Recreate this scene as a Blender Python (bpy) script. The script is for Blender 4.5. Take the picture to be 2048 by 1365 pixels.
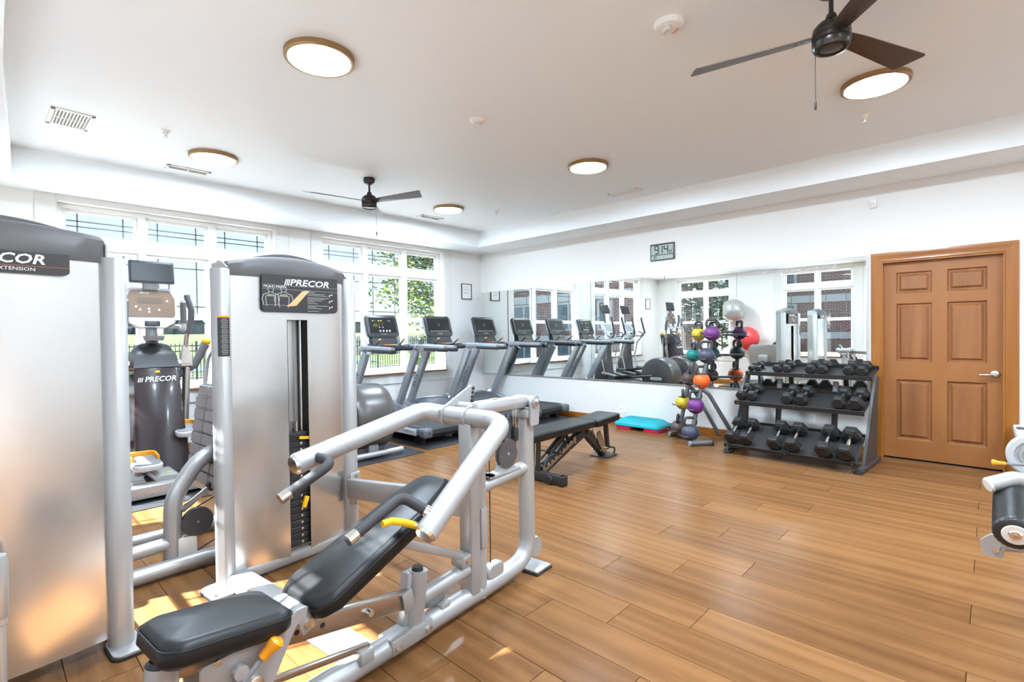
import bpy, bmesh, math, random
from mathutils import Vector, Matrix, Euler
R = math.radians
random.seed(7)
scene = bpy.context.scene
for o in list(bpy.data.objects): bpy.data.objects.remove(o)
COL = scene.collection

# ------------------------------------------------------------------ camera
def make_camera():
    yaw, pitch, roll, H = 0.810082068, -0.0138279535, 0.0125807582, 1.355
    f = Vector((math.sin(yaw)*math.cos(pitch), math.cos(yaw)*math.cos(pitch), math.sin(pitch)))
    r = Vector((math.cos(yaw), -math.sin(yaw), 0)); d = f.cross(r)
    c, s = math.cos(roll), math.sin(roll)
    r2 = c*r + s*d; d2 = -s*r + c*d
    cam = bpy.data.cameras.new('camera'); cam.sensor_width = 36; cam.lens = 1009.12/2048*36
    cam.clip_start = .05; cam.clip_end = 500
    o = bpy.data.objects.new('camera', cam); COL.objects.link(o)
    m = Matrix((r2, -d2, -f)).transposed().to_4x4(); m.translation = (0, 0, H)
    o.matrix_world = m; scene.camera = o
make_camera()

# ------------------------------------------------------------------ world, sun, exposure
SUN_AZ = Vector((-.94, .34, 0)).normalized(); SUN_EL = R(50)
w = bpy.data.worlds.new('world'); scene.world = w; w.use_nodes = True
nt = w.node_tree; bgn = nt.nodes['Background']
wtc = nt.nodes.new('ShaderNodeTexCoord'); wsx = nt.nodes.new('ShaderNodeSeparateXYZ'); nt.links.new(wtc.outputs['Generated'], wsx.inputs[0])
wcr = nt.nodes.new('ShaderNodeValToRGB'); nt.links.new(wsx.outputs[2], wcr.inputs[0])          # clear summer sky: pale at the horizon, deeper overhead
e = wcr.color_ramp.elements; e[0].position = 0; e[0].color = (.62, .80, .98, 1); e[1].position = 1; e[1].color = (.10, .24, .62, 1)
m_ = e.new(.30); m_.color = (.36, .60, .96, 1)
nt.links.new(wcr.outputs[0], bgn.inputs[0]); bgn.inputs[1].default_value = .92
sl = bpy.data.lights.new('sun', 'SUN'); sl.energy = 23.0; sl.angle = R(.6); sl.color = (.95, 1, 1.04)
so = bpy.data.objects.new('sun', sl); COL.objects.link(so)
sd = SUN_AZ*math.cos(SUN_EL) + Vector((0, 0, math.sin(SUN_EL)))
so.rotation_euler = sd.to_track_quat('Z', 'Y').to_euler(); so.location = sd*40
LAMP_POWER = 118.0
vs = scene.view_settings
vs.view_transform = 'Standard'; vs.look = 'None'; vs.exposure = 1.08; vs.gamma = 1.0; vs.use_curve_mapping = False
scene.cycles.use_denoising = True
scene.cycles.max_bounces = 10; scene.cycles.diffuse_bounces = 6; scene.cycles.glossy_bounces = 5
scene.cycles.transparent_max_bounces = 16; scene.cycles.transmission_bounces = 4
scene.cycles.caustics_reflective = False; scene.cycles.caustics_refractive = False
scene.cycles.sample_clamp_indirect = 6.0

# ------------------------------------------------------------------ materials
MATS = {}
def mat(name, col, rough=.5, metal=0., bump=0., bscale=60., var=0., vscale=8., coat=0., emit=None, estr=1., spec=None, aniso=None):
    if name in MATS: return MATS[name]
    m = bpy.data.materials.new(name); m.use_nodes = True; n = m.node_tree; L = n.links
    p = n.nodes['Principled BSDF']
    p.inputs['Base Color'].default_value = (*col, 1); p.inputs['Roughness'].default_value = rough; p.inputs['Metallic'].default_value = metal
    if coat: p.inputs['Coat Weight'].default_value = coat; p.inputs['Coat Roughness'].default_value = .08
    if spec is not None: p.inputs['Specular IOR Level'].default_value = spec
    if emit: p.inputs['Emission Color'].default_value = (*emit, 1); p.inputs['Emission Strength'].default_value = estr
    if bump or var:
        tc = n.nodes.new('ShaderNodeTexCoord')
    if var:
        nz = n.nodes.new('ShaderNodeTexNoise'); nz.inputs['Scale'].default_value = vscale; nz.inputs['Detail'].default_value = 4
        L.new(tc.outputs['Object'], nz.inputs['Vector'])
        mr = n.nodes.new('ShaderNodeMapRange'); mr.inputs[1].default_value = .3; mr.inputs[2].default_value = .7
        mr.inputs[3].default_value = 1-var; mr.inputs[4].default_value = 1+var; L.new(nz.outputs[0], mr.inputs[0])
        mx = n.nodes.new('ShaderNodeMix'); mx.data_type = 'RGBA'; mx.blend_type = 'MULTIPLY'; mx.inputs[0].default_value = 1
        mx.inputs[6].default_value = (*col, 1); L.new(mr.outputs[0], mx.inputs[7]); L.new(mx.outputs[2], p.inputs['Base Color'])
    if bump:
        nb = n.nodes.new('ShaderNodeTexNoise'); nb.inputs['Scale'].default_value = bscale; nb.inputs['Detail'].default_value = 3
        L.new(tc.outputs['Object'], nb.inputs['Vector'])
        bp = n.nodes.new('ShaderNodeBump'); bp.inputs['Strength'].default_value = bump; bp.inputs['Distance'].default_value = .004
        L.new(nb.outputs[0], bp.inputs['Height']); L.new(bp.outputs[0], p.inputs['Normal'])
    MATS[name] = m; return m

def wood_mat(name, c1, c2, rough, axis='Y', scale=1.0, plank=False, coat=0., contrast=1.0):
    m = bpy.data.materials.new(name); m.use_nodes = True; n = m.node_tree; L = n.links; p = n.nodes['Principled BSDF']
    tc = n.nodes.new('ShaderNodeTexCoord'); oi = n.nodes.new('ShaderNodeObjectInfo')
    off = n.nodes.new('ShaderNodeVectorMath'); off.operation = 'SCALE'; off.inputs[0].default_value = (37, 53, 19)
    L.new(oi.outputs['Random'], off.inputs['Scale'])
    add = n.nodes.new('ShaderNodeVectorMath'); L.new(tc.outputs['Object'], add.inputs[0]); L.new(off.outputs[0], add.inputs[1])
    mp = n.nodes.new('ShaderNodeMapping'); s = {'X': (.09, 1, 1), 'Y': (1, .09, 1), 'Z': (1, 1, .09)}[axis]
    mp.inputs['Scale'].default_value = tuple(v*scale for v in s); L.new(add.outputs[0], mp.inputs[0])
    big = n.nodes.new('ShaderNodeTexNoise'); big.inputs['Scale'].default_value = 7; big.inputs['Detail'].default_value = 3; big.inputs['Distortion'].default_value = .6; L.new(mp.outputs[0], big.inputs['Vector'])
    # cathedral rings: wave of the stretched coordinate, warped by the noise
    wv = n.nodes.new('ShaderNodeTexWave'); wv.wave_type = 'BANDS'; wv.bands_direction = 'X' if axis != 'X' else 'Y'
    wv.inputs['Scale'].default_value = 3.2; wv.inputs['Distortion'].default_value = 9; wv.inputs['Detail'].default_value = 2.5; wv.inputs['Detail Scale'].default_value = .8
    L.new(mp.outputs[0], wv.inputs['Vector'])
    fine = n.nodes.new('ShaderNodeTexNoise'); fine.inputs['Scale'].default_value = 90; fine.inputs['Detail'].default_value = 2; L.new(mp.outputs[0], fine.inputs['Vector'])
    a = n.nodes.new('ShaderNodeMath'); a.operation = 'MULTIPLY'; a.inputs[1].default_value = .15; L.new(wv.outputs['Fac'], a.inputs[0])
    b = n.nodes.new('ShaderNodeMath'); b.operation = 'MULTIPLY_ADD'; b.inputs[1].default_value = .6; L.new(big.outputs[0], b.inputs[0]); L.new(a.outputs[0], b.inputs[2])
    c = n.nodes.new('ShaderNodeMath'); c.operation = 'MULTIPLY_ADD'; c.inputs[1].default_value = .22; L.new(fine.outputs[0], c.inputs[0]); L.new(b.outputs[0], c.inputs[2])
    if plank:
        d = n.nodes.new('ShaderNodeMath'); d.operation = 'MULTIPLY_ADD'; d.inputs[1].default_value = .26; L.new(oi.outputs['Random'], d.inputs[0]); L.new(c.outputs[0], d.inputs[2]); src = d
    else: src = c
    cr = n.nodes.new('ShaderNodeValToRGB'); cr.color_ramp.elements[0].position = .5-.28/contrast; cr.color_ramp.elements[1].position = .62+.25/contrast
    cr.color_ramp.elements[0].color = (*c2, 1); cr.color_ramp.elements[1].color = (*c1, 1)
    L.new(src.outputs[0], cr.inputs[0]); L.new(cr.outputs[0], p.inputs['Base Color'])
    p.inputs['Roughness'].default_value = rough
    if coat: p.inputs['Coat Weight'].default_value = coat; p.inputs['Coat Roughness'].default_value = .12
    bp = n.nodes.new('ShaderNodeBump'); bp.inputs['Strength'].default_value = .05; bp.inputs['Distance'].default_value = .002
    L.new(c.outputs[0], bp.inputs['Height']); L.new(bp.outputs[0], p.inputs['Normal'])
    MATS[name] = m; return m

def glass_mat(name, tint=(1, 1, 1), refl=.06, rough=0.):
    m = bpy.data.materials.new(name); m.use_nodes = True; n = m.node_tree; L = n.links
    for x in list(n.nodes): n.nodes.remove(x)
    out = n.nodes.new('ShaderNodeOutputMaterial'); mx = n.nodes.new('ShaderNodeMixShader'); tr = n.nodes.new('ShaderNodeBsdfTransparent'); gl = n.nodes.new('ShaderNodeBsdfGlossy')
    tr.inputs[0].default_value = (*tint, 1); gl.inputs['Roughness'].default_value = rough
    mx.inputs[0].default_value = refl; L.new(tr.outputs[0], mx.inputs[1]); L.new(gl.outputs[0], mx.inputs[2]); L.new(mx.outputs[0], out.inputs[0])
    MATS[name] = m; return m

def brick_mat(name, c1, c2, mortar, scale=1.0):
    m = bpy.data.materials.new(name); m.use_nodes = True; n = m.node_tree; L = n.links; p = n.nodes['Principled BSDF']
    tc = n.nodes.new('ShaderNodeTexCoord'); mp = n.nodes.new('ShaderNodeMapping'); mp.inputs['Rotation'].default_value = (R(90), 0, R(90)); L.new(tc.outputs['Object'], mp.inputs[0])
    sx = n.nodes.new('ShaderNodeSeparateXYZ'); L.new(tc.outputs['Object'], sx.inputs[0])
    ad = n.nodes.new('ShaderNodeMath'); L.new(sx.outputs[0], ad.inputs[0]); L.new(sx.outputs[1], ad.inputs[1])
    cb = n.nodes.new('ShaderNodeCombineXYZ'); L.new(ad.outputs[0], cb.inputs[0]); L.new(sx.outputs[2], cb.inputs[1])
    br = n.nodes.new('ShaderNodeTexBrick'); br.inputs['Color1'].default_value = (*c1, 1); br.inputs['Color2'].default_value = (*c2, 1); br.inputs['Mortar'].default_value = (*mortar, 1)
    br.inputs['Scale'].default_value = scale; br.inputs['Brick Width'].default_value = .23; br.inputs['Row Height'].default_value = .078; br.inputs['Mortar Size'].default_value = .012
    L.new(cb.outputs[0], br.inputs['Vector']); L.new(br.outputs[0], p.inputs['Base Color']); p.inputs['Roughness'].default_value = .9
    MATS[name] = m; return m

M_wall = mat('wall_paint', (.77, .755, .73), .62, bump=.04, bscale=220)
M_ceil = mat('ceiling_paint', (.88, .915, .93), .55, bump=.03, bscale=180)
M_trimw = mat('white_trim', (.80, .785, .755), .35)
M_casing = mat('casing_paint', (.70, .68, .65), .4)
M_vinylw = mat('window_vinyl', (.84, .83, .81), .35)
M_mun = mat('muntin_dark', (.16, .15, .15), .4, .2)
M_glass = glass_mat('window_glass', (.97, .985, .98), .05)
M_floor = wood_mat('floor_wood', (.262, .122, .045), (.138, .058, .019), .27, 'Y', 1.0, plank=True, coat=0., contrast=1.5)
M_floor.node_tree.nodes['Principled BSDF'].inputs['Specular IOR Level'].default_value = .08
M_gap = mat('floor_joint', (.09, .04, .018), .8)
M_oak = wood_mat('oak_trim', (.45, .18, .026), (.26, .08, .009), .32, 'Z', 1.6, coat=.25)
M_oakh = wood_mat('oak_trim_across', (.45, .18, .026), (.26, .08, .009), .32, 'Y', 1.6, coat=.25)
M_door = wood_mat('door_wood', (.36, .145, .040), (.30, .112, .030), .42, 'Z', 1.3)
M_doorp = wood_mat('door_panel_wood', (.40, .165, .055), (.21, .075, .022), .42, 'Z', 1.5, contrast=1.2)
M_sillw = wood_mat('sill_wood', (.33, .13, .06), (.2, .07, .03), .3, 'X', 1.5, coat=.3)
M_mirror = mat('mirror_glass', (.90, .94, .91), .0, 1.0)
M_mirredge = mat('mirror_channel', (.75, .76, .76), .25, .9)
M_frost = mat('white_lettering', (.50, .47, .52), .5)
M_bronze = mat('bronze_ring', (.36, .22, .10), .38, .75)
M_diff = mat('lamp_diffuser', (1, .97, .9), .4, emit=(.785, .955, 1.115), estr=LAMP_POWER)
M_fanblk = mat('fan_bronze', (.045, .038, .034), .28, .7)
M_blade = mat('fan_blade', (.075, .055, .045), .42)
M_bladed = mat('fan_blade_brown', (.06, .028, .016), .45, var=.1)
M_fanlens = mat('fan_cap', (.10, .10, .11), .3, .5)
M_wplast = mat('white_plastic', (.85, .84, .81), .35)
M_gplast = mat('grille_gap', (.16, .16, .16), .7)
M_silver = mat('silver_paint', (.43, .425, .42), .40, .40, coat=.15)
M_steel = mat('brushed_panel', (.70, .70, .69), .25, .9)
M_chrome = mat('chrome', (.85, .85, .85), .1, 1.)
M_rail = mat('polished_rail', (.55, .50, .46), .22, .95)
M_dgrey = mat('hood_grey', (.115, .112, .115), .42)
M_dgrey2 = mat('shroud_grey', (.055, .05, .055), .28, coat=.4)
M_black = mat('black_plastic', (.022, .022, .023), .4)
M_vinyl = mat('black_vinyl', (.014, .0135, .014), .38, bump=.05, bscale=500, spec=.32)
M_rubber = mat('black_rubber', (.018, .018, .018), .62, bump=.12, bscale=300)
M_mat = mat('rubber_mat', (.026, .028, .032), .55, bump=.2, bscale=150, var=.15, vscale=50)
M_grip = mat('foam_grip', (.035, .033, .035), .6, bump=.1, bscale=300)
M_label = mat('label_black', (.035, .033, .033), .35)
M_white = mat('print_white', (.85, .84, .82), .5)
M_grey = mat('print_grey', (.38, .38, .37), .5)
M_tan = mat('print_tan', (.80, .50, .24), .5)
M_redp = mat('print_red', (.60, .16, .06), .5)
M_yel = mat('yellow_plastic', (.90, .52, .015), .35)
M_org = mat('orange_plastic', (.95, .36, .01), .35)
M_pulley = mat('pulley_grey', (.085, .08, .085), .38, .1)
M_plate = mat('stack_plate', (.03, .03, .032), .45)
M_lgrey = mat('light_grey_plastic', (.52, .53, .54), .4)
M_mgrey = mat('mid_grey_plastic', (.22, .225, .235), .4)
M_foot = mat('footplate_rubber', (.30, .315, .33), .6)
M_tmsil = mat('treadmill_silver', (.40, .42, .45), .33, .45)
M_tmgrey = mat('treadmill_grey', (.13, .14, .16), .4, .2)
M_tmblk = mat('treadmill_black', (.03, .031, .034), .38)
M_belt = mat('running_belt', (.03, .032, .036), .65, bump=.1, bscale=500)
M_screen = mat('dark_screen', (.014, .014, .015), .3, spec=.25)
M_ctext = mat('console_brown', (.15, .085, .045), .42)
M_cable = mat('steel_cable', (.03, .03, .03), .4)
M_bell = mat('bell_handle', (.07, .068, .068), .38, .5, bump=.1, bscale=120)
M_rackg = mat('rack_grey', (.17, .175, .18), .4, .4)
M_rackblk = mat('rack_black', (.025, .024, .024), .45)
M_hex = mat('hex_rubber', (.017, .0165, .0165), .5, bump=.08, bscale=200)
M_teal = mat('step_teal', (.0, .36, .42), .45)
M_pink = mat('step_pink', (.72, .02, .10), .4)
M_paper = mat('paper', (.80, .79, .77), .6)
M_lcd = mat('lcd', (.36, .42, .38), .3)
M_dark = mat('dark_frame', (.05, .042, .038), .35)
M_liner = mat('bin_liner', (.80, .80, .80), .3)
M_bin = mat('bin_dark', (.03, .022, .03), .4)
M_satin = mat('satin_nickel', (.62, .60, .57), .3, .95)
M_ballg = mat('ball_silver', (.42, .41, .39), .3, .45)
M_ballr = mat('ball_red', (.75, .055, .06), .35)

# ------------------------------------------------------------------ mesh helpers
def fillet(pts, rad, k=6):
    pts = [Vector(p) for p in pts]
    if len(pts) < 3 or not rad: return pts
    out = [pts[0]]
    for i in range(1, len(pts)-1):
        a, b, c = pts[i-1], pts[i], pts[i+1]
        u = (a-b); v = (c-b); lu, lv = u.length, v.length; u.normalize(); v.normalize()
        ang = math.acos(max(-1, min(1, u.dot(v))))
        if ang > R(176): out.append(b); continue
        rr = rad[i] if isinstance(rad, (list, tuple)) else rad
        t = min(rr/math.tan(ang/2), lu*.48, lv*.48)
        p0, p1 = b+u*t, b+v*t
        for j in range(k+1):
            s = j/k; out.append((1-s)**2*p0 + 2*s*(1-s)*b + s*s*p1)
    out.append(pts[-1]); return out

def rrect(w, h, r, k=5, cx=0, cy=0):
    out = []
    for sx, sy, a0 in ((1, -1, -90), (1, 1, 0), (-1, 1, 90), (-1, -1, 180)):
        for j in range(k+1):
            a = R(a0+90*j/k); out.append((cx+sx*(w/2-r)+r*math.cos(a), cy+sy*(h/2-r)+r*math.sin(a)))
    return out

def rpoly(pts, r, k=4):
    P = [Vector((*p, 0)) for p in pts]; n = len(P); out = []
    for i in range(n):
        f = fillet([P[i-1], P[i], P[(i+1) % n]], r, k)
        out += [(q.x, q.y) for q in (f[1:-1] if len(f) > 3 else [P[i]])]
    return out

PL = {'xy': lambda a, b, c: (a, b, c), 'xz': lambda a, b, c: (a, c, b), 'yz': lambda a, b, c: (c, a, b)}
class B:
    def __init__(s, X=None): s.bm = bmesh.new(); s.X = X
    def _tf(s, vs, m=None):
        if m is not None: bmesh.ops.transform(s.bm, matrix=m, verts=vs)
    def box(s, c, size, rot=(0, 0, 0), bev=0., seg=2):
        g = bmesh.ops.create_cube(s.bm, size=1)['verts']
        s._tf(g, Matrix.Translation(c) @ Euler([R(a) for a in rot]).to_matrix().to_4x4() @ Matrix.Diagonal((*size, 1)))
        if bev:
            es = list({e for v in g for e in v.link_edges}); bmesh.ops.bevel(s.bm, geom=es, offset=bev, segments=seg, affect='EDGES', profile=.5)
        return s
    def bar(s, p, q, w, h, up=(0, 0, 1), bev=0.):
        p, q = Vector(p), Vector(q); d = (q-p); L = d.length; d.normalize(); up = Vector(up)
        x = d.cross(up).normalized(); z = x.cross(d)
        m = Matrix((x, d, z)).transposed().to_4x4(); m.translation = (p+q)/2
        g = bmesh.ops.create_cube(s.bm, size=1)['verts']; s._tf(g, m @ Matrix.Diagonal((w, L, h, 1)))
        if bev:
            es = list({e for v in g for e in v.link_edges}); bmesh.ops.bevel(s.bm, geom=es, offset=bev, segments=2, affect='EDGES', profile=.5)
        return s
    def sweep(s, pts, prof, up=(0, 0, 1), cap=True, closed=False):
        P = [Vector(p) for p in pts]; n = len(P); rings = []; up = Vector(up)
        T = []
        for i in range(n):
            a = P[i-1] if (i or closed) else P[0]; b = P[(i+1) % n] if (i < n-1 or closed) else P[-1]
            T.append((b-a).normalized())
        x = T[0].cross(up)
        if x.length < 1e-3: x = T[0].cross(Vector((1, 0, 0)))
        x.normalize()
        for i in range(n):
            x = (x - T[i]*x.dot(T[i])).normalized(); y = x.cross(T[i])
            pr = prof(i/(n-1)) if callable(prof) else prof
            rings.append([s.bm.verts.new(P[i]+x*a+y*b) for a, b in pr])
        m = len(rings[0])
        for i in range(n if closed else n-1):
            r0, r1 = rings[i], rings[(i+1) % n]
            for j in range(m): s.bm.faces.new((r0[j], r1[j], r1[(j+1) % m], r0[(j+1) % m]))
        if cap and not closed:
            s.bm.faces.new(rings[0][::1]); s.bm.faces.new(rings[-1][::-1])
        return s
    def tube(s, pts, r, n=14, bend=0., k=6, closed=False, r2=None, up=(0, 0, 1), flat=1.):
        pts = fillet(pts, bend, k) if bend else pts
        def prof(t):
            rr = r if r2 is None else r+(r2-r)*t
            return [(rr*math.cos(2*math.pi*j/n), rr*flat*math.sin(2*math.pi*j/n)) for j in range(n)]
        return s.sweep(pts, prof, up, True, closed)
    def cyl(s, p, q, r, r2=None, n=20): return s.tube([p, q], r, n, r2=r2)
    def lathe(s, prof, c=(0, 0, 0), axis='z', n=32, rot=None):
        ax = {'z': lambda r, h, a: (r*math.cos(a), r*math.sin(a), h), 'y': lambda r, h, a: (r*math.sin(a), h, r*math.cos(a)), 'x': lambda r, h, a: (h, r*math.cos(a), r*math.sin(a))}[axis]
        rings = []; c = Vector(c); rm = Euler([R(a) for a in rot]).to_matrix() if rot else None
        for r, h in prof:
            ring = []
            for j in range(n if r > 1e-6 else 1):
                v = Vector(ax(r, h, 2*math.pi*j/n)); v = rm @ v if rm else v
                ring.append(s.bm.verts.new(c+v))
            rings.append(ring)
        for a, b in zip(rings, rings[1:]):
            for j in range(n):
                va = (a[j % len(a)], a[(j+1) % n % len(a)]); vb = (b[j % len(b)], b[(j+1) % n % len(b)])
                f = [va[0], va[1], vb[1], vb[0]]; g = []
                for v in f:
                    if v not in g: g.append(v)
                if len(g) > 2: s.bm.faces.new(g)
        for ring, rev in ((rings[0], True), (rings[-1], False)):
            if len(ring) > 2: s.bm.faces.new(ring[::-1] if rev else ring)
        return s
    def sph(s, c, r, n=24, sc=(1, 1, 1)):
        g = bmesh.ops.create_uvsphere(s.bm, u_segments=n, v_segments=n//2, radius=r)['verts']
        s._tf(g, Matrix.Translation(c) @ Matrix.Diagonal((*sc, 1))); return s
    def prism(s, poly, d0, d1, plane='xy', bev=0., m=None):
        f = PL[plane]; a = [s.bm.verts.new(f(x, y, d0)) for x, y in poly]; b = [s.bm.verts.new(f(x, y, d1)) for x, y in poly]
        n = len(poly); fs = [s.bm.faces.new(a[::-1]), s.bm.faces.new(b)]
        for j in range(n): s.bm.faces.new((a[j], a[(j+1) % n], b[(j+1) % n], b[j]))
        if m is not None: s._tf(a+b, m)
        if bev:
            es = [e for q in fs for e in q.edges]; bmesh.ops.bevel(s.bm, geom=es, offset=bev, segments=2, affect='EDGES', profile=.5)
        return s
    def loft(s, rings, cap=True):
        V = [[s.bm.verts.new(p) for p in r] for r in rings]; n = len(V[0])
        for a, b in zip(V, V[1:]):
            for j in range(n): s.bm.faces.new((a[j], a[(j+1) % n], b[(j+1) % n], b[j]))
        if cap: s.bm.faces.new(V[0][::-1]); s.bm.faces.new(V[-1])
        return s
    def pad(s, poly, T, rnd=.02, m=None, dome=0.):
        """cushion: outline poly (ccw, xy), thickness T, edges rounded"""
        n = len(poly); P = [Vector((*p, 0)) for p in poly]
        cx = (max(p.x for p in P)+min(p.x for p in P))/2; cy = (max(p.y for p in P)+min(p.y for p in P))/2
        hx = max(p.x for p in P)-cx; hy = max(p.y for p in P)-cy; hm = min(hx, hy)
        prof = [(rnd*.5, 0)] + [(0, T*.25)] + [(0, T-rnd)] + [(rnd*(1-math.cos(R(a))), T-rnd+rnd*math.sin(R(a))) for a in (20, 40, 60, 75, 88)]
        for t in (.12, .28, .46, .66, .84, .97): prof.append((rnd+(hm-rnd)*t, T+dome*(1-(1-t)**2)))
        V = [[s.bm.verts.new((cx+(p.x-cx)*max(.004, 1-ins/hx), cy+(p.y-cy)*max(.004, 1-ins/hy), z)) for p in P] for ins, z in prof]
        for a, b in zip(V, V[1:]):
            for j in range(n): s.bm.faces.new((a[j], a[(j+1) % n], b[(j+1) % n], b[j]))
        s.bm.faces.new(V[0][::-1]); s.bm.faces.new(V[-1])
        if m is not None: s._tf([v for r in V for v in r], m)
        return s
    def o(s, name, m, par=None, smooth=38, tf=None):
        if tf is not None: bmesh.ops.transform(s.bm, matrix=tf, verts=s.bm.verts)
        bmesh.ops.recalc_face_normals(s.bm, faces=s.bm.faces)
        me = bpy.data.meshes.new(name); s.bm.to_mesh(me); s.bm.free()
        if smooth:
            me.polygons.foreach_set('use_smooth', [True]*len(me.polygons)); me.set_sharp_from_angle(angle=R(smooth))
        me.materials.append(m)
        ob = bpy.data.objects.new(name, me); COL.objects.link(ob)
        if par: ob.parent = par
        return ob

def tag(o, label=None, cat=None, group=None, kind=None):
    if label: o['label'] = label
    if cat: o['category'] = cat
    if group: o['group'] = group
    if kind: o['kind'] = kind
    return o
def thing(name, label, cat, loc=(0, 0, 0), rz=0., group=None):
    o = bpy.data.objects.new(name, None); COL.objects.link(o); o.location = loc; o.rotation_euler = (0, 0, R(rz)); o.empty_display_size = .1
    return tag(o, label, cat, group)
def copy_tree(o, parent=None):
    c = o.copy(); COL.objects.link(c); c.parent = parent
    for ch in o.children: copy_tree(ch, c)
    return c
def text(body, size, m, name, par, mtx, shear=0., off=0., ext=.0006, align='CENTER', sx=1., space=1.):
    cu = bpy.data.curves.new(name, 'FONT'); cu.body = body; cu.size = size; cu.shear = shear; cu.offset = off; cu.extrude = ext
    cu.align_x = align; cu.align_y = 'CENTER'; cu.space_character = space; cu.resolution_u = 2
    t = bpy.data.objects.new('tmp_text', cu); COL.objects.link(t)
    bpy.context.view_layer.update()
    me = bpy.data.meshes.new_from_object(t.evaluated_get(bpy.context.evaluated_depsgraph_get()))
    bpy.data.objects.remove(t); bpy.data.curves.remove(cu)
    me.transform(mtx @ Matrix.Diagonal((sx, 1, 1, 1))); me.materials.clear(); me.materials.append(m)
    ob = bpy.data.objects.new(name, me); COL.objects.link(ob)
    if par: ob.parent = par
    return ob
def facing(pos, nrm, up=(0, 0, 1)):
    """matrix that puts text/flat xy art at pos, facing nrm"""
    z = Vector(nrm).normalized(); x = Vector(up).cross(z).normalized(); y = z.cross(x)
    m = Matrix((x, y, z)).transposed().to_4x4(); m.translation = pos; return m
def T(x, y, z): return Matrix.Translation((x, y, z))
def RX(a): return Matrix.Rotation(R(a), 4, 'X')
def RY(a): return Matrix.Rotation(R(a), 4, 'Y')
def RZ(a): return Matrix.Rotation(R(a), 4, 'Z')
# ------------------------------------------------------------------ room shell
XL, XM, YF, YW, ZC, ZS = -.45, 6.579, -3.4, 7.055, 3.134, 2.872
TH = .20
def structure(o, label=None):
    o['kind'] = 'structure'
    if label: o['label'] = label
    return o
WINS = [(.555, 2.78), (3.43, 5.675)]           # openings in the window wall (x ranges)
WINL = [(4.90, 6.50), (2.17, 3.68), (-.58, .93), (-3.1, -1.7)]            # openings in the left wall (y ranges), last two added for daylight
Z0, Z1 = .74, 2.82
def wall_back():
    b = B(); xs = [XL-TH] + [v for p in WINS for v in p] + [XM+TH]
    for i in range(0, len(xs), 2): b.box(((xs[i]+xs[i+1])/2, YW+TH/2, ZC/2), (xs[i+1]-xs[i], TH, ZC))
    for a, c in WINS:
        b.box(((a+c)/2, YW+TH/2, Z0/2), (c-a, TH, Z0)); b.box(((a+c)/2, YW+TH/2, (Z1+ZC)/2), (c-a, TH, ZC-Z1))
    return b.o('wall_back', M_wall, smooth=0)
structure(wall_back(), 'off white painted wall holding the two wide windows')
def wall_left():
    b = B(); ys = sorted([YF] + [v for p in WINL for v in p] + [YW])
    for i in range(0, len(ys), 2): b.box((XL-TH/2, (ys[i]+ys[i+1])/2, ZC/2), (TH, ys[i+1]-ys[i], ZC))
    for a, c in WINL:
        b.box((XL-TH/2, (a+c)/2, Z0/2), (TH, c-a, Z0)); b.box((XL-TH/2, (a+c)/2, (Z1+ZC)/2), (TH, c-a, ZC-Z1))
    return b.o('wall_left', M_wall, smooth=0)
structure(wall_left(), 'off white painted wall with windows, seen in the mirror')
DY0, DY1, DH = -.078, .838, 2.054
b = B()
b.box((XM+TH/2, (YF+DY0)/2, ZC/2), (TH, DY0-YF, ZC)).box((XM+TH/2, (DY1+YW)/2, ZC/2), (TH, YW-DY1, ZC)).box((XM+TH/2, (DY0+DY1)/2, (DH+ZC)/2), (TH, DY1-DY0, ZC-DH))
structure(b.o('wall_right', M_wall, smooth=0), 'off white painted wall carrying the mirrors and the door')
structure(B().box(((XL+XM)/2, YF-TH/2, ZC/2), (XM-XL+2*TH, TH, ZC)).o('wall_front', M_wall, smooth=0))
structure(B().box(((XL+XM)/2, (YF+YW)/2, ZC+.1), (XM-XL+2*TH, YW-YF+2*TH, .2)).o('ceiling', M_ceil, smooth=0), 'smooth white raised tray ceiling')
sof = B()
sof.box(((XL+XM)/2, (6.48+YW)/2, (ZS+ZC)/2), (XM-XL, YW-6.48, ZC-ZS)).box(((5.99+XM)/2, (YF+6.48)/2, (ZS+ZC)/2), (XM-5.99, 6.48-YF, ZC-ZS))
sof.prism([(XL, 6.48), (XL, YF), (.02, YF), (.11, 4.1), (.215, 6.48)], ZS, ZC, 'xy')
structure(sof.o('trim_1', M_ceil, smooth=0), 'dropped soffit border running round the ceiling')

# floor: planks 22 cm wide, each its own piece
floor = B().box(((XL+XM)/2, (YF+YW)/2, -.018), (XM-XL, YW-YF, .02)).o('floor', M_gap, smooth=0)
structure(floor, 'warm brown wood plank floor')
PW, PLEN = .2222, 1.55
plank_mesh = {}
row = math.floor((XL-1.762)/PW)
while 1.762+row*PW < XM:
    x0 = max(XL, 1.762+row*PW); x1 = min(XM, 1.762+(row+1)*PW)
    y = [1.623, 1.304, 1.002][row % 3]
    while y > YF: y -= PLEN
    while y < YW:
        y0, y1 = max(y, YF), min(y+PLEN, YW)
        key = (round(x1-x0, 4), round(y1-y0, 3))
        if y1-y0 > .02 and x1-x0 > .02:
            if key not in plank_mesh:
                g = .0013; o = B().box((0, 0, -.006), (key[0]-2*g, key[1]-2*g, .012), bev=.0008, seg=1).o('plank', M_floor, floor, smooth=0); plank_mesh[key] = o.data
            else:
                o = bpy.data.objects.new('plank', plank_mesh[key]); COL.objects.link(o); o.parent = floor
            o.location = ((x0+x1)/2, (y0+y1)/2, 0)
        y += PLEN
    row += 1

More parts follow.
